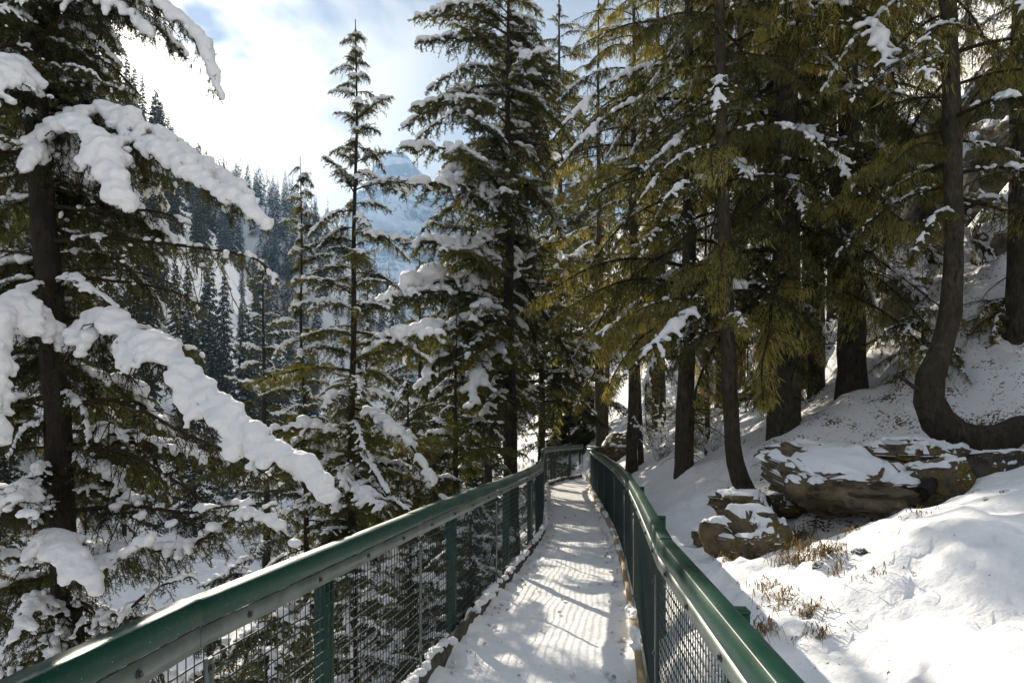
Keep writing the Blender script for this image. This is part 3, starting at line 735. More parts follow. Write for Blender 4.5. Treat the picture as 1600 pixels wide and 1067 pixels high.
# ------------------------------------------------------------------ rocks
def rock(name, label, c, size, seed, mat='rock', rot=0.0, sharp=.35, cap=.55, lumpy=.30, capthick=.045, tilt=0.0, cat='rock', sub=ICO4):
    V, F = sub; V = V.copy(); N0 = V.copy()
    # boxy: push towards a super-ellipsoid, then crack it with noise
    P = np.sign(V)*np.abs(V)**(1-sharp); P /= np.max(np.abs(P))
    n = fbm3(V*1.3+seed*3.1, 5, seed, .55); P = P*(1+.6*lumpy*n[:, None])
    rg = np.random.default_rng(seed+5)
    for q in range(16):                                # split faces
        nv = unit(rg.standard_normal(3)*np.array([1, 1, .8])); off = rg.uniform(.66, .98)
        P = P-np.maximum(0, P @ nv-off)[:, None]*nv*.93
    st = np.round((P[:, 2]+.15*fbm3(V*2+seed, 2, seed+4))*4)/4; P[:, 2] = P[:, 2]*.55+st*.45     # bedding steps
    P = P*np.asarray(size)*1.18
    P = P+unit(V)*(.07*fbm3(P*6+seed, 5, seed+9, .7))[:, None]*min(1.0, max(size))
    lay = vnoise(P[:, 2]*26/max(.35, 2*size[2])*.5+seed+.6*noise3(P*3, seed), P[:, 0]*1.3, seed+6)     # bedding: hard layers stand proud
    P[:, :2] *= (1+.11*lay)[:, None]
    P = P @ np.array([[1, 0, 0], [0, cos(tilt), -sin(tilt)], [0, sin(tilt), cos(tilt)]]).T
    a = rot; Rz = np.array([[cos(a), -sin(a), 0], [sin(a), cos(a), 0], [0, 0, 1]]); P = P @ Rz.T
    root = empty(name, c); tag(root, label, cat, 'rocks on the right bank')
    obj('stone', mesh_from('stone', P, [(F, 0)], M[mat], False), root)
    tri = P[F]; fn = unit(np.cross(tri[:, 1]-tri[:, 0], tri[:, 2]-tri[:, 0])); cen = tri.mean(1)
    nn = fbm3(cen*2.2/np.max(size)+seed, 4, seed+2)
    sel = (fn[:, 2]+.55*nn > cap) & (cen[:, 2] > 0)
    if cap < 2 and sel.sum() > 12:
        Fs = F[sel]; vs, inv = np.unique(Fs, return_inverse=True); Fs = inv.reshape(-1, 3)
        cnt = np.bincount(Fs.ravel(), minlength=len(vs)); tot = np.bincount(F.ravel(), minlength=len(P))[vs]
        inside = (cnt == tot).astype(float)
        T = P[vs].copy(); T[:, 2] += np.where(inside > 0, capthick*(.7+.5*nn.mean()+.4*noise3(T*5, seed)), -.015)
        me = mesh_from('snow_cap', T, [(Fs, 0)], M['snow'], True); obj('snow_cap', me, root)
    return root

p = W(1330, 782, 6.9); rock('ledge_rock', 'long flat ledge of mossy rock with a dark hollow beneath, above the foreground snow', (p[0], p[1]+.35, p[2]+.16), (.62, .72, .22), 3, 'rock', .05, .42, .62, .26, tilt=.24)
p = W(1175, 850, 6.4); rock('boulder', 'squat dark boulder dusted with snow just beyond the right railing', (p[0]+.02, p[1], p[2]-.10), (.33, .36, .36), 7, 'rock', .5, .4, .66, .3)
p = W(1165, 795, 7.4); rock('rock', 'small tilted brown rock behind the squat boulder by the right railing', (p[0], p[1], p[2]-.02), (.30, .26, .15), 12, 'rock', -.5, .4, .75, .25)
p = W(1555, 745, 6.9); rock('boulder', 'dark jagged boulder at the right edge under the bent trunk', (p[0]+.05, p[1]+.02, p[2]-.12), (.50, .40, .30), 15, 'rock_d', .3, .45, .55, .3)
p = W(1425, 705, 7.6); rock('rock', 'flat slab of rock under the snow left of the bent trunk', (p[0], p[1], p[2]-.02), (.42, .32, .14), 19, 'rock', .5, .5, .5, .2)
p = W(1470, 760, 6.8); rock('rock', 'mossy broken rock between the ledge and the dark jagged boulder', (p[0], p[1], p[2]), (.26, .28, .28), 23, 'rock', .9, .4, .7, .3)
p = W(1300, 712, 8.2); rock('rock', 'low rock hump under thin snow on top of the ledge', (p[0], p[1], p[2]-.05), (.5, .4, .14), 29, 'rock', .2, .4, .45, .25)
p = W(964, 704, 22.); rock('boulder', 'brown layered boulder beside the far bend of the walkway', (p[0]+.1, p[1], p[2]), (.5, .6, .42), 31, 'rock', .2, .15, .55, .5, .08)
for (px, py, d, sx, sz, sd, lb) in [(1245, 742, 7.6, .30, .16, 101, 'brown rock at the left shoulder of the ledge'), (1380, 735, 7.9, .26, .13, 103, 'flat brown rock breaking the snow above the ledge'),
        (1500, 715, 7.4, .22, .16, 105, 'small dark rock under the hook trunk'), (1340, 700, 8.6, .3, .11, 107, 'thin rock edge in the snow uphill of the ledge'), (1110, 830, 7.2, .16, .12, 109, 'small rock between the right railing and the squat boulder'),
        (1200, 815, 6.9, .2, .12, 113, 'low rock wedged between the squat boulder and the ledge'), (1590, 640, 8.8, .35, .2, 115, 'dark rock beside the buried root of the hook trunk')]:
    p = W(px, py, d); z = hz(p[0], p[1]); rock('rock', lb, (p[0], p[1], min(p[2], z+.5*sz)), (sx, sx*.8, sz), sd, 'rock' if sd % 4 == 1 else 'rock_d', sd*.37, .4, .6, .3)
for (px, py, d, sx, sz, sd, lb) in [(1430, 350, 15.5, 1.3, .95, 41, 'pale cliff outcrop with snow on its shelf behind the right trunks'),
                                    (1380, 440, 14.2, 1.0, .70, 43, 'brown cliff foot below the pale outcrop'),
                                    (1545, 300, 13.0, 1.0, 1.1, 47, 'dark snow capped crag between the two right trunks'),
                                    (1530, 400, 12.0, .9, .6, 53, 'lower dark crag with thick snow between the two right trunks'),
                                    (1480, 250, 14.5, .8, .8, 61, 'grey crag with snow on its ledges high behind the hook trunk'),
                                    (1420, 470, 11.6, .55, .35, 67, 'brown rock half buried in the slope right of the thick straight trunk'),
                                    (1560, 470, 10.4, .5, .32, 73, 'rock under snow at the foot of the tall trunk at the right edge'),
                                    (1385, 300, 16.5, 1.1, .9, 79, 'tan cliff face high behind the thick straight trunk'),
                                    (1580, 210, 14.0, .9, .9, 83, 'snowy crag at the upper right edge'),
                                    (1240, 560, 14.5, .7, .5, 89, 'shaded rock behind the broad mossy footed fir'),
                                    (1060, 500, 24., 1.6, 1.2, 59, 'shaded rock face on the slope beyond the walkway bend')]:
    p = W(px, py, d); p[2] = max(p[2], hz(p[0], p[1])+.1*sz); rock('cliff_outcrop', lb, p, (sx, sx*.7, sz), sd, 'cliff', sd*.1, .4, .55, .36, .09)

# ------------------------------------------------------------------ the big spruce at left, bough by bough
def hero_spruce():
    P = np.array([W(40, -520, 6.4), W(42, -200, 6.35), W(52, 60, 6.25), W(64, 300, 6.1), W(80, 470, 6.0), W(90, 650, 6.0), W(98, 850, 6.0), W(108, 1050, 6.0), W(116, 1260, 6.0)])[::-1]
    base = P[0].copy(); base[2] = hz(base[0], base[1])-.1; P = np.vstack([base, P[1:]])
    root = empty('spruce_tree', base); tag(root, 'big dark spruce at far left with heavily snow laden boughs', 'tree', 'spruces beside the walkway')
    me, Q, rr = trunk_mesh(P-base, [.13, .12, .105, .10, .098, .095, .088, .075, .05], 14, 'bark', .1, 5, 60)
    obj('trunk', me, root)
    HB = [  # polyline in frame px + distance; secondary length, main and side snow radius, snow cover, bare share, hang
        ([(64, 250, 6.1), (90, 205, 5.7), (130, 205, 5.4), (165, 245, 5.15), (185, 300, 5.0), (190, 330, 4.95)], .34, .115, .080, .97, .0, .55),
        ([(64, 245, 6.1), (70, 225, 5.7), (50, 245, 5.4), (30, 275, 5.3)], .24, .085, .06, .9, .0, .4),
        ([(58, 215, 6.2), (120, 180, 6.0), (180, 178, 5.85), (250, 212, 5.7), (320, 258, 5.6), (375, 295, 5.5), (400, 330, 5.45)], .40, .080, .060, .93, .0, .7),
        ([(62, 260, 6.1), (180, 225, 5.7), (270, 240, 5.35), (325, 285, 5.2), (380, 315, 5.1), (420, 360, 5.05)], .34, .080, .060, .88, .0, .7),
        ([(85, 560, 6.0), (150, 505, 5.5), (215, 530, 5.1), (285, 580, 4.8), (350, 640, 4.55), (420, 695, 4.4), (475, 735, 4.3), (518, 782, 4.25)], .40, .115, .080, .97, .0, .5),
        ([(46, -60, 6.3), (150, -40, 6.0), (225, -5, 5.8), (285, 30, 5.7), (315, 65, 5.65), (330, 105, 5.62), (344, 150, 5.6)], .24, .075, .05, .9, .1, .4),
        ([(48, 20, 6.25), (120, 0, 6.0), (190, 15, 5.8), (235, 55, 5.7)], .26, .07, .05, .8, .1, .4),
        ([(55, 130, 6.2), (25, 105, 5.7), (-10, 120, 5.3), (-40, 190, 5.0)], .34, .10, .075, .95, .0, .5),
        ([(84, 540, 6.0), (40, 480, 5.4), (0, 505, 5.0), (-20, 600, 4.75), (-5, 700, 4.6)], .36, .115, .085, .97, .0, .6),
        ([(72, 378, 6.05), (160, 372, 5.95), (250, 380, 5.8), (330, 390, 5.7), (400, 405, 5.6), (435, 440, 5.5)], .50, .030, .034, .55, .1, .7),
        ([(80, 455, 6.0), (110, 430, 5.8), (150, 455, 5.6), (185, 480, 5.5)], .16, .04, .02, .9, .6, .2),
        ([(78, 440, 6.0), (45, 450, 5.7), (5, 490, 5.4), (-30, 510, 5.1)], .16, .05, .03, .9, .3, .2),
        ([(90, 640, 6.0), (180, 625, 5.85), (280, 672, 5.7), (370, 715, 5.55), (450, 760, 5.4)], .42, .022, .018, .35, .70, .4),
        ([(92, 700, 6.0), (190, 705, 5.8), (280, 755, 5.6), (350, 810, 5.5)], .42, .025, .02, .4, .70, .4),
        ([(97, 900, 6.0), (75, 850, 5.5), (95, 850, 5.2), (130, 890, 5.0), (155, 930, 4.9)], .30, .10, .07, .95, .1, .4),
        ([(97, 880, 6.0), (140, 880, 5.5), (190, 870, 5.2), (240, 840, 5.0)], .22, .06, .05, .85, .2, .3),
        ([(100, 850, 6.0), (220, 860, 5.6), (300, 850, 5.4), (380, 805, 5.2), (440, 830, 5.1), (465, 860, 5.05)], .34, .060, .055, .80, .1, .3),
        ([(98, 800, 6.0), (200, 790, 5.7), (290, 800, 5.5), (360, 790, 5.3), (430, 790, 5.2)], .38, .05, .05, .6, .1, .4),
        ([(100, 940, 6.0), (180, 960, 5.6), (240, 920, 5.4), (300, 900, 5.3)], .30, .05, .04, .7, .2, .3),
        ([(98, 800, 6.0), (50, 760, 5.6), (20, 780, 5.2), (50, 810, 4.9)], .28, .06, .055, .75, .1, .4),
        ([(104, 960, 6.0), (60, 940, 5.5), (40, 970, 5.2), (10, 1010, 5.0)], .32, .06, .05, .7, .1, .4),
        ([(86, 580, 6.0), (130, 540, 5.8), (175, 560, 5.6), (215, 600, 5.5)], .26, .025, .025, .5, .4, .5),
        ([(76, 430, 6.05), (190, 440, 6.0), (270, 455, 6.0), (320, 480, 6.0)], .46, .03, .03, .5, .1, .6),
        ([(66, 320, 6.1), (150, 330, 6.1), (240, 330, 6.1), (300, 350, 6.2)], .40, .03, .03, .45, .1, .6),
        ([(50, 60, 6.3), (110, 70, 6.3), (170, 100, 6.2), (220, 150, 6.1)], .40, .03, .035, .4, .0, .6),
        ([(50, 90, 6.3), (20, 70, 6.0), (-30, 90, 5.8)], .38, .03, .03, .4, .0, .6),
    ]
    rng0 = np.random.default_rng(77)
    for q, (pl, sl_, rm, rs, cov, bare, hang) in enumerate(HB):
        rng = np.random.default_rng(600+q)
        ax = np.array([W(*a) for a in pl]); o = ax[0].copy()
        # start on the trunk
        g, lines = bough_parts(rng, ax-o, sec_len=sl_, spacing=.055, droop=.45, tert=.05, needle=(.022, .0042, .0046), hang=hang, bare=bare, r0=.022, t0=.10, under=34 if rm > .05 else 14)
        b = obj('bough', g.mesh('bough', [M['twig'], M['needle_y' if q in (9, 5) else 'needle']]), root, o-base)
        C, R = snow_blobs(rng, lines, rm*.60, rs*.76, cov*.92, 5.5, sec_cover=cov*.78, fill=int(900*(cov > .8)), sink=.25)
        if len(C): obj('snow', snow_mesh('snow', C, R, .0145 if rm > .06 else .012, .62, 6), b)['kind'] = 'stuff'
    # the rest of the crown, above the frame and round the back
    az = 0
    for q in range(46):
        z = np.interp(q/46, [0, .35, 1], [1.2, 5.0, 9.2])+rng0.normal()*.1; az += 2.4+rng0.normal()*.3
        c = [np.interp(z, Q[:, 2]+base[2], Q[:, a]) for a in (0, 1)]
        vx, vy = cos(az), sin(az)
        if z < 4.2 and (vy < -.1 or vx > .35): az += pi
        if z >= 4.2 and vx > .3 and vy < .5: az += pi*.8
        rad = np.interp(z, [1, 4.5, 9.3], [1.5, 1.5, .35])*(.75+.4*rng0.random()); sc = rad/1.5; i = q % 6
        place_bough(root, SPR[i], (SPR_H if q % 2 else SPR_L)[i], (c[0], c[1], z-base[2]), az, np.interp(z, [1, 9], [-.3, .15])+rng0.normal()*.1, 0, (sc, sc, max(sc, .5)))
    for q in range(92):                                # short bushy boughs all the way down
        z = rng0.uniform(-.6, 6.2); az = rng0.random()*6.28; c = [np.interp(z, Q[:, 2]+base[2], Q[:, a]) for a in (0, 1)]
        if 2.6 < z < 3.6 and sin(az) < -.2: continue
        sc = rng0.uniform(.40, 1.05); i = q % 6
        if sin(az) < -.3: sc *= .62
        place_bough(root, SPR[i], (SPR_L, SPR_H)[q % 2][i], (c[0], c[1], z-base[2]), az, rng0.uniform(-.55, .1), rng0.normal()*.2, (sc, sc*1.1, max(sc, .5)))
    for q in range(22):
        z = rng0.uniform(.3, 4); az = rng0.random()*6.28; sc = rng0.uniform(.4, .9)
        c = [np.interp(z, Q[:, 2]+base[2], Q[:, a]) for a in (0, 1)]
        place_bough(root, DRY[q % 3], None, (c[0], c[1], z-base[2]), az, rng0.uniform(-.3, .2), 0, (sc,)*3, 'dead_branch')
hero_spruce()

# ------------------------------------------------------------------ conifers standing near the walkway
def spot(px, d, dz=0.0):
    x = (px-800)/FPX*d; return (x, d, hz(x, d)-.05+dz)
def tree_to(name, label, px, d, top_py, prof_px, **kw):
    """a conifer whose trunk stands at that frame column and distance and whose top reaches that frame row"""
    b = spot(px, d); H = EYE+(HOR-top_py)/FPX*d-b[2]
    return conifer(name, label, b, H, prof=prof_px, **kw)
def pl(*kv):
    xs = [a for a, _ in kv]; ys = [b for _, b in kv]
    return lambda t: float(np.interp(t, xs, ys))

tree_to('spruce_tree', 'slender spruce with a bare spire and snow clumps, left of the far peak', 542, 10.4, 28, pl((0, 1.35), (.35, 1.3), (.62, .9), (.72, .68), (.84, .52), (.93, .26), (1, .10)),
        r=.085, z0=1.6, n=115, kind='spruce', snow_p=.95, heavy=.7, seed=21, dry=6, bright=.9, lean=(.012, 0))
tree_to('spruce_tree', 'short slim spruce with snow caps just left of the slender spire spruce', 478, 11.6, 245, pl((0, 1.1), (.5, .75), (.8, .45), (1, .1)),
        r=.065, z0=1.5, n=80, kind='spruce', snow_p=.8, heavy=.6, seed=22, dry=3, bright=.75)
tree_to('spruce_tree', 'tall broad spruce in the middle with snowy left boughs and a dark straight trunk', 800, 16.5, -80, pl((0, 2.7), (.3, 2.7), (.55, 2.3), (.8, 1.8), (1, .5)),
        r=.19, z0=3.6, n=118, kind='spruce', snow_p=.95, heavy=.6, seed=23, dry=8, bright=.9, lean=(-.006, 0), az_skip=lambda a, z: (a < .8 or a > 5.2) if z > 5 else (a < 1.2 or a > 4.6))
tree_to('spruce_tree', 'brown trunked spruce close behind the left of the tall middle spruce', 762, 19.0, 230, pl((0, 2.3), (.5, 1.8), (1, .2)),
        r=.13, z0=4.6, n=40, kind='spruce', snow_p=.6, heavy=.4, seed=24, dry=5, bright=.4)
tree_to('spruce_tree', 'dark spruce right of the tall middle spruce beside the walkway bend', 850, 21.0, 400, pl((0, 2.4), (.5, 1.9), (1, .2)),
        r=.14, z0=3.4, n=48, kind='spruce', snow_p=.55, heavy=.3, seed=25, dry=5, bright=.2)
tree_to('spruce_tree', 'snowy spruce filling the gap between the slender and the tall middle spruce', 655, 22.0, 395, pl((0, 2.6), (.5, 1.7), (1, .2)),
        r=.15, z0=.8, n=95, kind='spruce', snow_p=.75, heavy=.5, seed=26, bright=.6)
tree_to('spruce_tree', 'lower dark spruce with hanging snowy boughs right behind the left railing', 640, 13.0, 590, pl((0, 1.9), (.5, 1.4), (1, .2)),
        r=.10, z0=.3, n=50, kind='spruce', snow_p=.7, heavy=.5, seed=27, bright=.15)
tree_to('spruce_tree', 'spruce in shade behind the railing between the two middle trunks', 715, 14.5, 520, pl((0, 1.8), (.5, 1.3), (1, .2)),
        r=.10, z0=.3, n=50, kind='spruce', snow_p=.7, heavy=.45, seed=28, bright=.15)
tree_to('spruce_tree', 'dim spruce behind the short slim spruce on the canyon side', 415, 23.0, 400, pl((0, 2.6), (.5, 1.7), (1, .2)),
        r=.16, z0=.8, n=95, kind='spruce', snow_p=.7, heavy=.5, seed=29)
tree_to('spruce_tree', 'snowy spruce low behind the slender spire spruce', 575, 25.0, 440, pl((0, 2.8), (.5, 1.8), (1, .2)),
        r=.16, z0=.8, n=95, kind='spruce', snow_p=.75, heavy=.5, seed=30, bright=.5)
tree_to('spruce_tree', 'dark tall spruce behind the big left spruce at the frame edge', -45, 9.5, -700, pl((0, 2.2), (.5, 1.9), (1, .2)),
        r=.17, z0=2.5, n=70, kind='spruce', snow_p=.5, heavy=.3, seed=31, dry=5)
tree_to('spruce_tree', 'tall far spruce filling the gap right of the tall middle spruce', 872, 33.0, -60, pl((0, 3.4), (.5, 2.6), (1, .3)),
        r=.22, z0=4.0, n=90, kind='spruce', snow_p=.6, heavy=.4, seed=33, bright=.6)
tree_to('spruce_tree', 'dark spruce at the end of the walkway behind its left bend', 893, 28.5, 430, pl((0, 2.6), (.5, 1.9), (1, .2)),
        r=.15, z0=.3, n=64, kind='spruce', snow_p=.4, heavy=.3, seed=32)
tree_to('spruce_tree', 'young dark spruce close behind the far bend of the left railing', 866, 26.6, 585, pl((0, 1.5), (.5, 1.1), (1, .2)),
        r=.06, z0=.2, n=44, kind='spruce', snow_p=.4, heavy=.2, seed=34)
for q, (px, d, tp, lb) in enumerate([(912, 28.0, 600, 'low bushy spruce behind the last panel of the left railing'), (885, 29.5, 560, 'dim low spruce where the left railing turns right')]):
    tree_to('spruce_tree', lb, px, d, tp, pl((0, 1.9), (.6, 1.3), (1, .2)), r=.07, z0=.1, n=56, kind='spruce', snow_p=.3, heavy=.1, seed=36+q)
# young spruces under the left railing, seen through the mesh
for q, (px, d, tp, lb) in enumerate([(560, 6.4, 880, 'snow laden spruce sapling behind the railing mesh, right of the second post'), (640, 8.0, 800, 'dark spruce sapling behind the mesh beside the third post'),
                                     (420, 5.4, 960, 'snowy spruce sapling behind the nearest railing mesh'), (735, 10.5, 770, 'spruce sapling behind the far mesh of the left railing'),
                                     (330, 7.5, 930, 'spruce sapling low on the bank beside the big left spruce')]):
    tree_to('spruce_sapling', lb, px, d, tp, pl((0, 1.0), (.6, .65), (1, .1)), r=.04, z0=.15, n=26, kind='spruce', snow_p=.8, heavy=.7, seed=40+q, cat='sapling', group='young spruces under the left railing')

# firs hung with lichen on the right bank
def fir(label, px, py, d, H, r, z0, rad, n, seed, **kw):
    x = (px-800)/FPX*d; z = EYE+(HOR-py)/FPX*d
    z = min(z, hz(x, d)+.02) if kw.pop('snap', True) else z
    return conifer('fir_tree', label, (x, d, z-.05), H, r, z0, rad, n, 'fir', kw.pop('snow', .5), seed=seed, dry=7, mat='bark_b', flare=kw.pop('flare', .5), pitch=kw.pop('pitch', (-.45, .1)), **kw)
fir('slim dark fir trunk standing right beside the far bend of the walkway', 985, 725, 16.0, 12.5, .13, 3.0, pl((0, 2.0), (.6, 2.0), (1, .3)), 57, 51, zmax=11.5)
fir('thin leaning fir close to the right of the slim trunk at the bend', 1003, 735, 16.6, 9.0, .07, 3.2, pl((0, 1.2), (.6, 1.2), (1, .3)), 18, 52, lean=(-.03, 0))
fir('straight dark fir with a thick lower trunk just beyond the right railing', 1066, 800, 11.0, 11.0, .155, 2.7, pl((0, 1.9), (.6, 1.8), (1, .3)), 68, 53, zmax=10, lean=(.004, 0))
fir('thin fir pole between the thick dark trunk and the curved mossy one', 1104, 770, 12.5, 6.5, .05, 2.0, pl((0, .9), (1, .2)), 14, 54)
fir('broad fir with a huge dark mossy foot on the slope above the ledge', 1225, 735, 10.2, 12.0, .24, 2.3, pl((0, 2.3), (.6, 2.1), (1, .3)), 82, 55, zmax=9.5, flare=1.2)
fir('thick straight fir trunk on the open snow slope', 1333, 590, 10.6, 11.5, .20, 2.4, pl((0, 2.0), (.6, 2.0), (1, .3)), 46, 56, zmax=8, snow=.4)
fir('slender fir half hidden behind the broad mossy footed fir', 1275, 610, 11.6, 11.0, .13, 2.0, pl((0, 1.9), (.6, 1.8), (1, .3)), 46, 57, zmax=8.5)
fir('tall grey fir trunk at the right edge of the picture', 1592, 450, 9.2, 11.0, .19, 2.4, pl((0, 1.6), (.6, 1.6), (1, .3)), 18, 58, zmax=6.5, flare=.15)
fir('bushy fir filling the slope behind the right trunks', 1150, 620, 19.0, 14.0, .18, 4.6, pl((0, 2.6), (.6, 2.2), (1, .3)), 43, 59)
fir('golden lit fir behind the straight dark trunk', 1030, 640, 21.0, 15.0, .18, 3.6, pl((0, 2.6), (.6, 2.2), (1, .3)), 43, 60)
fir('fir crowding the upper middle behind the walkway trees', 940, 640, 24.0, 15.5, .18, 3.5, pl((0, 2.8), (.6, 2.2), (1, .3)), 43, 61)
fir('dark fir high on the slope behind the thick straight trunk', 1390, 500, 17.5, 12.5, .17, 4.5, pl((0, 2.3), (.6, 2.2), (1, .3)), 33, 62, snow=.5)

for q, (px, d, tp, lb) in enumerate([(1440, 9.6, 478, 'low dark young fir beside the hook trunk'), (1565, 9.4, 470, 'low young fir at the foot of the tall trunk at the right edge'),
        (1390, 13.0, 420, 'young snowy fir right of the thick straight trunk'), (1085, 15.5, 610, 'young fir behind the straight dark trunk'), (1180, 13.5, 585, 'young fir between the curved and the broad firs')]):
    tree_to('fir_sapling', lb, px, d, tp, pl((0, 1.0), (.6, .7), (1, .15)), r=.04, z0=.2, n=22, kind='fir', snow_p=.7, seed=140+q, cat='sapling', mat='bark_b', group='young firs on the right bank')
for q, (px, d, H, r, lb) in enumerate([(1122, 16.5, 9, .09, 'slim background trunk just right of the thin fir pole'), (1255, 13.0, 9, .10, 'dark background trunk behind the broad mossy foot'), (1300, 14.5, 10, .12, 'background trunk left of the thick straight trunk'),
        (1035, 19.0, 10, .10, 'slim background trunk left of the straight dark fir'), (1365, 16.5, 9, .12, 'dim trunk behind the right side of the thick straight trunk'), (945, 26.0, 10, .12, 'thin far trunk where the walkway vanishes')]):
    fir(lb, px, HOR-400, d, H, r, 4.5, pl((0, 1.6), (1, .3)), 16, 160+q)
def fallen(label, px, d, az, sc, k):
    x = (px-800)/FPX*d; o = obj('fallen_branch', DRY[k], None, (x, d, hz(x, d)+.04)); o.rotation_euler = (.3, .12, az); o.scale = (sc, sc, sc*.5)
    tag(o, label, 'branch', 'fallen branches on the right slope')
for q, (px, d, az, sc, lb) in enumerate([(1340, 8.9, .5, .6, 'dead branch lying on the snow left of the hook trunk'), (1400, 9.6, 2.4, .5, 'dead branch lying uphill of the hook trunk'), (1295, 8.6, 1.2, .45, 'small dead branch on the snow above the ledge'),
        (1110, 8.2, .2, .5, 'dead branch on the snow behind the squat boulder'), (1260, 9.3, 3.6, .7, 'dead branch beside the broad mossy foot'), (1560, 7.6, .9, .5, 'dead branch under the hook trunk')]):
    fallen(lb, px, d, az, sc, q % 3)

def curved_fir(label, pts, radii, seed, n, z0, rad, zmax, stub=None):
    P = np.array([W(*a) for a in pts]); base = P[0].copy()
    rng = np.random.default_rng(seed)
    root = empty('fir_tree', base); tag(root, label, 'tree', 'firs on the right bank')
    me, Q, rr = trunk_mesh(P-base, radii, 14, 'bark_b', 0, seed, 44); obj('trunk', me, root)
    if stub is not None:
        Sp = np.array([W(*a) for a in stub])-base; g = Geo(); SQ, _ = resample(Sp, 8); g.tube(SQ, np.linspace(.035, .014, 8), 7, 0, .08, rng)
        obj('branch_stub', g.mesh('branch_stub', M['bark_b'], True), root)
    az = 0
    up = Q[np.argmin(np.abs(Q[:, 2]-np.median(Q[:, 2]))):]
    for q in range(n):
        z = z0+(zmax-z0)*(q+.5)/n-base[2]; az += 2.4+rng.normal()*.3
        c = [np.interp(z, up[:, 2], up[:, a]) for a in (0, 1)]
        r_ = rad*(.7+.5*rng.random()); i = int(rng.integers(0, 8)); sc = r_/2.0
        place_bough(root, FIR[i], FIR_S[i] if rng.random() < .4 else None, (c[0], c[1], z), az, rng.uniform(-.5, 0), rng.normal()*.12, (sc, sc, max(sc, .45)))
    return root
curved_fir('fir with a trunk bent like a hook at its base on the right slope', [(1680, 640, 8.7), (1600, 672, 8.4), (1540, 690, 8.15), (1490, 680, 8.0), (1455, 640, 7.95), (1452, 595, 7.95), (1472, 540, 8.0), (1487, 470, 8.05), (1490, 330, 8.1), (1486, 150, 8.2), (1478, -100, 8.3), (1470, -500, 8.5)],
           [.19, .18, .18, .18, .165, .145, .118, .102, .098, .094, .085, .045], 71, 38, 3.9, 1.7, 8.6, [(1450, 622, 7.95), (1425, 602, 7.85), (1400, 584, 7.8)])
curved_fir('slim fir whose trunk sweeps left out of the bank beside the squat boulder', [(1180, 790, 9.0), (1160, 760, 9.0), (1147, 710, 9.0), (1142, 640, 9.05), (1138, 560, 9.1), (1132, 380, 9.2), (1126, 100, 9.3), (1120, -250, 9.4)],
           [.13, .12, .10, .09, .085, .08, .07, .04], 72, 46, 2.8, 1.5, 8.5)
print('near trees', len(bpy.data.objects))

# ------------------------------------------------------------------ forest on the canyon walls
def far_tree_meshes(seed, H=16.0, R=2.3, n=70, leaf=(.30, .075), lich=False):
    rng = np.random.default_rng(seed); g = Geo(); sn = Geo()
    C, D = [], []
    SC, SR = [], []
    az = 0
    for q in range(n):
        t = (q+.5)/n; z = H*(.08+.92*t); r = (R*(1-t)**.8+.12)*(.65+.5*rng.random()); az += 2.4+rng.normal()*.3
        k = max(4, int(r*26)); s = rng.random(k)**.7
        a = az+rng.normal(0, .26, k)*(.4+s)
        p = np.stack([np.cos(a)*s*r, np.sin(a)*s*r, z-.28*s*r-.25*(s*r)**2/R+rng.normal(0, .06, k)], 1)
        d = np.stack([np.cos(a+rng.normal(0, .7, k)), np.sin(a+rng.normal(0, .7, k)), rng.normal(-.55, .4, k)], 1)
        C.append(p); D.append(d)
        m = rng.random(k) < .26
        SC.append(p[m]+[0, 0, .06]); SR.append(rng.uniform(.05, .13, m.sum()))
    C = np.vstack(C); D = unit(np.vstack(D)); n_ = len(C)
    for rep in range(3):
        sd = unit(np.cross(D, rng.standard_normal((n_, 3)))); L = leaf[0]*(.6+.8*rng.random((n_, 1))); w = leaf[1]*(.6+.8*rng.random((n_, 1)))
        o = rng.standard_normal((n_, 3))*.09
        V = np.stack([C+o-sd*w, C+o+sd*w, C+o+D*L], 1); g.add(V.reshape(-1, 3), np.arange(n_*3).reshape(-1, 3), 0)
    oct_v = np.array([[1, 0, 0], [0, 1, 0], [-1, 0, 0], [0, -1, 0], [0, 0, .45], [0, 0, -.3]], float)
    oct_f = np.array([[0, 1, 4], [1, 2, 4], [2, 3, 4], [3, 0, 4], [1, 0, 5], [2, 1, 5], [3, 2, 5], [0, 3, 5]])
    SC = np.vstack(SC); SR = np.concatenate(SR)
    V, F = blobs(SC, SR*1.3, .6, (oct_v, oct_f)); sn.add(V, F, 0)
    tg = Geo(); hs = np.linspace(-.8, H*.97, 6); tg.tube(np.stack([hs*0, hs*0, hs], 1), .17*(1-np.linspace(0, .95, 6)), 6)
    return tg.mesh('far_trunk', M['bark']), g.mesh('far_crown', M['far']), sn.mesh('far_snow', M['snow'], True)
FT = [far_tree_meshes(800+k, 16, (2.2, 2.6, 1.9, 2.4)[k], 74) for k in range(4)]
FTY = []
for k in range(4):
    t_, c_, s_ = FT[k]; c2 = c_.copy(); c2.materials[0] = M['needle']; FTY.append((t_, c2, s_))

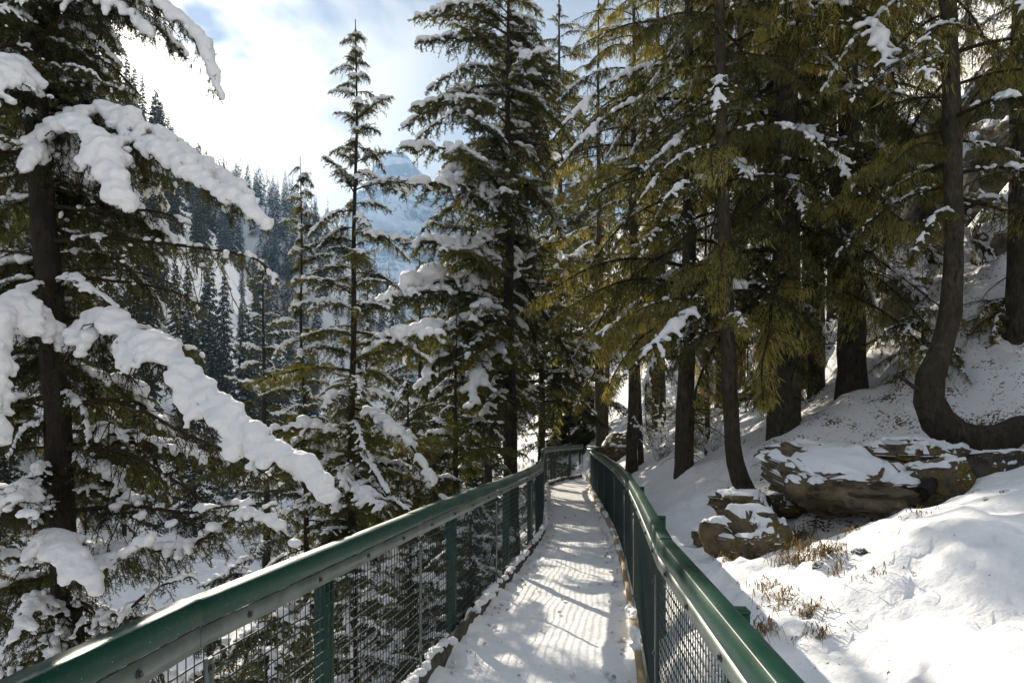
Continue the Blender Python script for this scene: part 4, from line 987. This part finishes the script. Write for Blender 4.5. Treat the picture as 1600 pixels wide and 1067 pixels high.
def forest(n, sampler, label, group, sc=(.8, 1.25), seed=0, meshes=FT, name='conifer_tree'):
    rng = np.random.default_rng(seed); made = 0; tries = 0
    pos = []
    while made < n and tries < n*60:
        tries += 1
        x, y = sampler(rng); z = hz(x, y)
        if any((x-a)**2+(y-b)**2 < (1.8+.010*y)**2 for a, b in pos): continue
        pos.append((x, y)); made += 1
        root = empty(name, (x, y, z)); tag(root, label, 'tree', group)
        s = rng.uniform(*sc); root.scale = (s*rng.uniform(.85, 1.1),)*2+(s,); root.rotation_euler = (rng.normal()*.02, rng.normal()*.02, rng.random()*6.28)
        t_, c_, s_ = meshes[int(rng.integers(0, 4))]
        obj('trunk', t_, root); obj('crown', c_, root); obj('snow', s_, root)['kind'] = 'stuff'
    return made
def left_wall(rng):
    while True:
        y = 30+230*rng.random()**1.25; px = rng.uniform(-120, 640); x = (px-800)/FPX*y
        u = -(x+12+.165*y)
        z = hz(x, y); py = HOR-(z-EYE)/FPX**0*FPX/y
        if u < 2 or py < 10: continue
        # open snow chutes stay clear
        if 130 < px < 290 and 520 < py < 640 and y < 75: continue
        if 280 < px < 370 and 470 < py < 600: continue
        return x, y
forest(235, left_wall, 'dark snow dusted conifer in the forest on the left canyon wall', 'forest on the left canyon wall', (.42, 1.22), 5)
def right_wall(rng):
    while True:
        y = 42+80*rng.random(); px = rng.uniform(690, 1400); x = (px-800)/FPX*y
        s = x-float(right_x(np.array(y)))
        if s < 1.5: continue
        return x, y
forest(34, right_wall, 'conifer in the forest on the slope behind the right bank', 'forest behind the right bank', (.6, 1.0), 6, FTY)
def right_slope(rng):
    while True:
        y = rng.uniform(9, 30); x = rng.uniform(9, 26)
        if x/y > .80: return x, y
forest(16, right_slope, 'conifer on the open snow slope past the right edge', 'conifers on the open slope at far right', (.5, .8), 9, FTY)
def valley(rng):
    while True:
        y = 30+170*rng.random(); px = rng.uniform(520, 800); x = (px-800)/FPX*y
        u = -(x+12+.165*y); s = x-float(right_x(np.array(y)))
        if u > 2 or s > 1.5: continue
        return x, y
forest(36, valley, 'conifer on the valley floor below the far peak', 'conifers on the valley floor', (.45, .8), 7)

def distant_forest():
    rng = np.random.default_rng(12); g = Geo(); cnt = 0; tries = 0
    while cnt < 420 and tries < 20000:
        tries += 1
        y = rng.uniform(215, 335); px = rng.uniform(250, 660); x = (px-800)/FPX*y; z = hz(x, y)
        if z < 15: continue
        cnt += 1; H = rng.uniform(11, 20); n = 46; t = np.repeat((np.arange(n)+.5)/n, 5); a = rng.random(len(t))*6.28
        r = (H*.14*(1-t)+.1)*rng.uniform(.5, 1.1, len(t))
        p = np.array([x, y, z])+np.stack([np.cos(a)*r*.45, np.sin(a)*r*.45, H*(.06+.94*t)], 1)
        d = np.stack([np.cos(a), np.sin(a), np.full(len(t), -.5)], 1)*(r*.75+.15)[:, None]
        sd = np.stack([-np.sin(a), np.cos(a), np.zeros(len(t))], 1)*(.12+.14*r)[:, None]
        V = np.stack([p-sd, p+sd, p+d], 1); k = rng.random(len(t)) < .16
        for m, q in ((0, ~k), (1, k)): g.add(V[q].reshape(-1, 3), np.arange(q.sum()*3).reshape(-1, 3), m)
    o = obj('distant_forest', g.mesh('distant_forest', [M['far'], M['snow']]))
    tag(o, 'mass of tiny conifers on the far ridge left of the peak', 'forest', kind='stuff')
distant_forest()

# ------------------------------------------------------------------ small things: shrubs, logs, grass, twigs
def shrub_mesh(seed, H, spread, n, leaf=0, snow=0):
    rng = np.random.default_rng(seed); g = Geo(); P0, P1, R = [], [], []
    for q in range(n):
        a = rng.random()*6.28; d = np.array([cos(a)*spread, sin(a)*spread, H])*rng.uniform(.5, 1); p = rng.normal(0, .08, 3)*[1, 1, 0]
        k = 5; pts = p+d*np.linspace(0, 1, k)[:, None]+np.cumsum(rng.normal(0, .05*H, (k, 3)), 0)*np.linspace(0, 1, k)[:, None]
        P0.append(pts[:-1]); P1.append(pts[1:]); R.append(np.linspace(.008, .003, k-1))
        for w in range(6):
            i = rng.integers(1, k); e = unit(rng.normal(0, 1, 3)+[0, 0, .6])*H*.28*rng.random()
            P0.append(pts[i:i+1]); P1.append(pts[i:i+1]+e); R.append(np.array([.003]))
    P0, P1, R = np.vstack(P0), np.vstack(P1), np.concatenate(R); seg_prisms(g, P0, P1, R, R*.7, 0)
    if leaf: needles_on(g, P0, P1, leaf, .05, .03, rng, 1, 1, .3, .2)
    mats = [M['twig'], M['leaf']]; me = g.mesh('twigs', mats)
    sm = None
    if snow:
        idx = np.where(rng.random(len(P0)) < snow)[0]; c = np.vstack([P0[idx]*(1-t)+P1[idx]*t for t in (.1, .4, .7, 1.)]); r = rng.uniform(.018, .042, len(c)); c[:, 2] += r*.6
        sm = snow_mesh('twig_snow', c, r, .016, .8, 2)
    return me, sm
SHR = [shrub_mesh(900+k, 1.0, .7, 22, 0, .55) for k in range(3)]
SHL = [shrub_mesh(910+k, 1.0, .8, 26, .022, .22) for k in range(2)]
def shrub(label, x, y, s, k, leafy=False, rz=0.0, group=None):
    me, sm = (SHL if leafy else SHR)[k]
    root = empty('shrub', (x, y, hz(x, y)-.03)); tag(root, label, 'shrub', group); root.scale = (s,)*3; root.rotation_euler[2] = rz
    obj('twigs', me, root)
    if sm: obj('snow', sm, root)['kind'] = 'stuff'
for q, (px, d, s, k, lb) in enumerate([(1035, 15, .9, 0, 'snow crusted bare shrub behind the slim trunks at the bend'), (1020, 18.5, 1.1, 1, 'snow crusted bare shrub on the bright slope past the bend'),
        (1095, 14, .8, 2, 'snowy twiggy shrub beside the thin fir pole'), (1110, 11.5, .6, 0, 'low snowy shrub at the foot of the thick dark trunk'),
        (1405, 12.5, 1.1, 1, 'snowy bare shrub right of the thick straight trunk'), (1440, 11.2, .9, 2, 'snowy bare shrub left of the hook trunk'),
        (1540, 10.2, .9, 0, 'snow covered shrub between the two right trunks'), (1370, 13.5, 1.1, 2, 'snowy bare shrub under the pale cliff outcrop'),
        (1290, 14.0, 1.0, 1, 'snowy bare shrub behind the slender half hidden fir'), (1050, 21.0, 1.2, 2, 'snowy shrub high on the bright far slope')]):
    shrub(lb, (px-800)/FPX*d, d, s, k, rz=q*1.3, group='snowy bare shrubs on the right bank')
for q, (px, d, s, k, lb) in enumerate([(735, 12.6, 2.0, 0, 'leafy olive shrub behind the left railing under the tall middle spruce'), (690, 11.5, 1.9, 1, 'leafy olive shrub behind the left railing left of the middle spruce'),
        (748, 14.8, 1.5, 1, 'leafy olive shrub behind the left railing at its bend')]):
    shrub(lb, (px-800)/FPX*d, d, s, k, True, q*2.1, 'leafy shrubs behind the left railing')

def log(label, a, b, r, seed, snow=True):
    rng = np.random.default_rng(seed); A, B = W(*a), W(*b); root = empty('fallen_log', A); tag(root, label, 'log', 'fallen logs and stubs')
    P, L = resample(np.array([[0, 0, 0], (B-A)*.5+rng.normal(0, .03, 3), B-A]), 14)
    g = Geo(); g.tube(P, np.linspace(r, r*.6, 14), 9, 0, .06, rng); obj('stem', g.mesh('stem', M['bark'], True), root)
    if snow:
        Q, _ = resample(P, 40); rr = r*rng.uniform(.7, 1.15, 40); Q[:, 2] += r*.9; obj('snow', snow_mesh('log_snow', Q, rr, .016, .8, 3), root)['kind'] = 'stuff'
log('fallen snow topped log leaning behind the left railing', (565, 712, 10.0), (606, 772, 9.2), .045, 1)
log('broken snow topped stem lying left of the leaning log', (545, 735, 10.5), (640, 800, 9.0), .035, 2)
log('thin snow topped pole across the gully behind the left railing', (620, 690, 12.0), (640, 718, 11.6), .03, 3)
log('broken stump stub poking up below the big left spruce', (180, 985, 5.6), (130, 940, 5.8), .035, 4)
log('short grey log end jutting over the mossy ledge', (1440, 772, 6.55), (1478, 728, 6.9), .075, 5, False)

def grass(label, px, py, d, n, h, seed):
    rng = np.random.default_rng(seed); x = (px-800)/FPX*d; z = hz(x, d); g = Geo()
    p = rng.normal(0, .05, (n, 3))*[1.3, .8, .5]; a = rng.random(n)*6.28; out = np.stack([np.cos(a), np.sin(a), np.zeros(n)], 1)*rng.uniform(.2, 1, (n, 1))
    out[:, 1] -= .35; ln = h*rng.uniform(.4, 1.2, (n, 1)); sd = unit(np.cross(out, [0, 0, 1.]))*.0026
    m1 = p+out*ln*.45+np.array([0, 0, 1])*ln*rng.uniform(.15, .5, (n, 1)); tip = p+out*ln*.95+np.array([0, 0, 1])*ln*rng.uniform(-.55, .25, (n, 1))
    V = np.stack([p-sd, p+sd, m1+sd, m1-sd, tip], 1).reshape(-1, 3); b = np.arange(n)[:, None]*5
    g.add(V, np.vstack([b+np.array([[0, 1, 2]]), b+np.array([[0, 2, 3]]), b+np.array([[3, 2, 4]])]))
    o = obj('grass_tuft', g.mesh('grass_tuft', M['grass']), None, (x, d, z-.01)); tag(o, label, 'grass', 'dry grass tufts in the foreground snow')
for q, (px, py, d, n, h, lb) in enumerate([(1240, 895, 5.1, 170, .20, 'brown grass tuft nearest the squat boulder'), (1258, 880, 5.4, 110, .16, 'brown grass tuft just behind the tuft by the squat boulder'), (1292, 935, 4.7, 190, .18, 'largest dry grass tuft in the middle of the foreground snow'),
        (1262, 985, 4.2, 140, .17, 'dry grass tuft low beside the railing'), (1185, 1000, 4.0, 100, .15, 'dry grass peeking over the right railing'), (1310, 900, 5.0, 70, .12, 'sparse grass tuft above the largest dry tuft'),
        (1228, 860, 5.6, 90, .14, 'brown tuft leaning on the right side of the squat boulder'), (1335, 870, 5.3, 60, .10, 'short brown tuft in the snow below the ledge'), (1205, 930, 4.8, 80, .13, 'brown tuft between the railing and the squat boulder'), (1225, 955, 4.5, 110, .15, 'drooping brown tuft above the little branching twig'), (1320, 960, 4.4, 70, .12, 'drooping tuft right of the largest dry tuft'), (1280, 1010, 3.9, 90, .12, 'brown tuft low in the foreground by the railing'), (1430, 905, 4.9, 30, .09, 'few dry stalks in the smooth foreground snow'), (1150, 870, 6.0, 90, .14, 'brown tuft left of the squat boulder'), (1375, 990, 4.2, 60, .08, 'tiny yellow green tuft alone in the foreground snow'), (1250, 770, 7.0, 150, .22, 'golden grass hanging over the left end of the ledge'), (1465, 790, 6.4, 150, .22, 'golden grass at the right end of the ledge')]):
    grass(lb, px, py, d, n, h, 950+q)
for q, (px, d, sz, lb) in enumerate([(1228, 5.05, .045, 'dark clod of earth at the tuft by the squat boulder'), (1280, 4.62, .05, 'dark clod of earth under the largest grass tuft'), (1258, 4.15, .05, 'dark clod of earth low beside the railing tuft'),
        (1345, 4.55, .04, 'dark clod of earth beside the short twig'), (1270, 5.2, .035, 'small dark clod above the tuft by the squat boulder'), (1570, 5.0, .035, 'small dark stone poking through the snow at the right edge'), (1540, 4.9, .03, 'tiny dark stone left of the stone at the right edge')]):
    x = (px-800)/FPX*d; rock('stone', lb, (x, d, hz(x, d)-.012), (sz*1.1, sz*.8, sz*.6), 200+q, 'rock_d', q*.7, .2, .5, .6, .012, cat='stone')
def twig(label, pts, seed):
    rng = np.random.default_rng(seed); P = np.array([W(*a) for a in pts]); base = P[0]; Q, L = resample(P-base, 10); g = Geo(); g.tube(Q, np.linspace(.006, .0025, 10), 5)
    for q in range(5):
        i = rng.integers(3, 9); e = unit(rng.normal(0, 1, 3)+[0, -.2, .4])*L*.3; g.tube([Q[i], Q[i]+e*.5+rng.normal(0, .01, 3), Q[i]+e], [.003, .0025, .0018], 4)
    o = obj('bare_twig', g.mesh('bare_twig', M['twig']), None, base); tag(o, label, 'twig', 'bare twigs in the foreground snow')
twig('thin forked bare twig sticking out of the foreground snow', [(1345, 945, 4.6), (1320, 915, 4.65), (1300, 905, 4.7), (1270, 900, 4.8)], 1)
twig('long thin dead stalk leaning in the foreground snow', [(1420, 960, 4.5), (1435, 920, 4.5), (1460, 890, 4.55), (1470, 870, 4.6)], 11)
twig('thin stalk beside the smooth bank at right', [(1500, 880, 4.9), (1505, 850, 4.9), (1495, 825, 4.9)], 12)
twig('dark short twig in the snow right of the largest grass tuft', [(1345, 935, 4.6), (1355, 905, 4.62), (1350, 885, 4.65)], 2)
twig('little branching twig in the snow beside the right railing', [(1195, 970, 4.4), (1185, 955, 4.4), (1205, 945, 4.4)], 3)

# ------------------------------------------------------------------ valley air
def haze():
    g = Geo(); g.box((-110, 1000, 290), (760, 2300, 640))
    m = bpy.data.materials.new('haze'); m.use_nodes = True; nt = m.node_tree; nt.nodes.clear()
    o = nt.nodes.new('ShaderNodeOutputMaterial'); v = nt.nodes.new('ShaderNodeVolumePrincipled'); nt.links.new(v.outputs[0], o.inputs['Volume'])
    v.inputs['Color'].default_value = (.36, .62, 1.0, 1); v.inputs['Density'].default_value = .00022; v.inputs['Anisotropy'].default_value = .3
    ob = obj('haze', g.mesh('haze', m)); tag(ob, 'thin blue valley air fading the far peak', 'haze', kind='stuff')
haze()
print('objects', len(bpy.data.objects), 'unique tris', sum(sum(len(p.vertices)-2 for p in m.polygons) for m in bpy.data.meshes if len(m.polygons) < 3000)+sum(len(m.polygons)*1.4 for m in bpy.data.meshes if len(m.polygons) >= 3000))
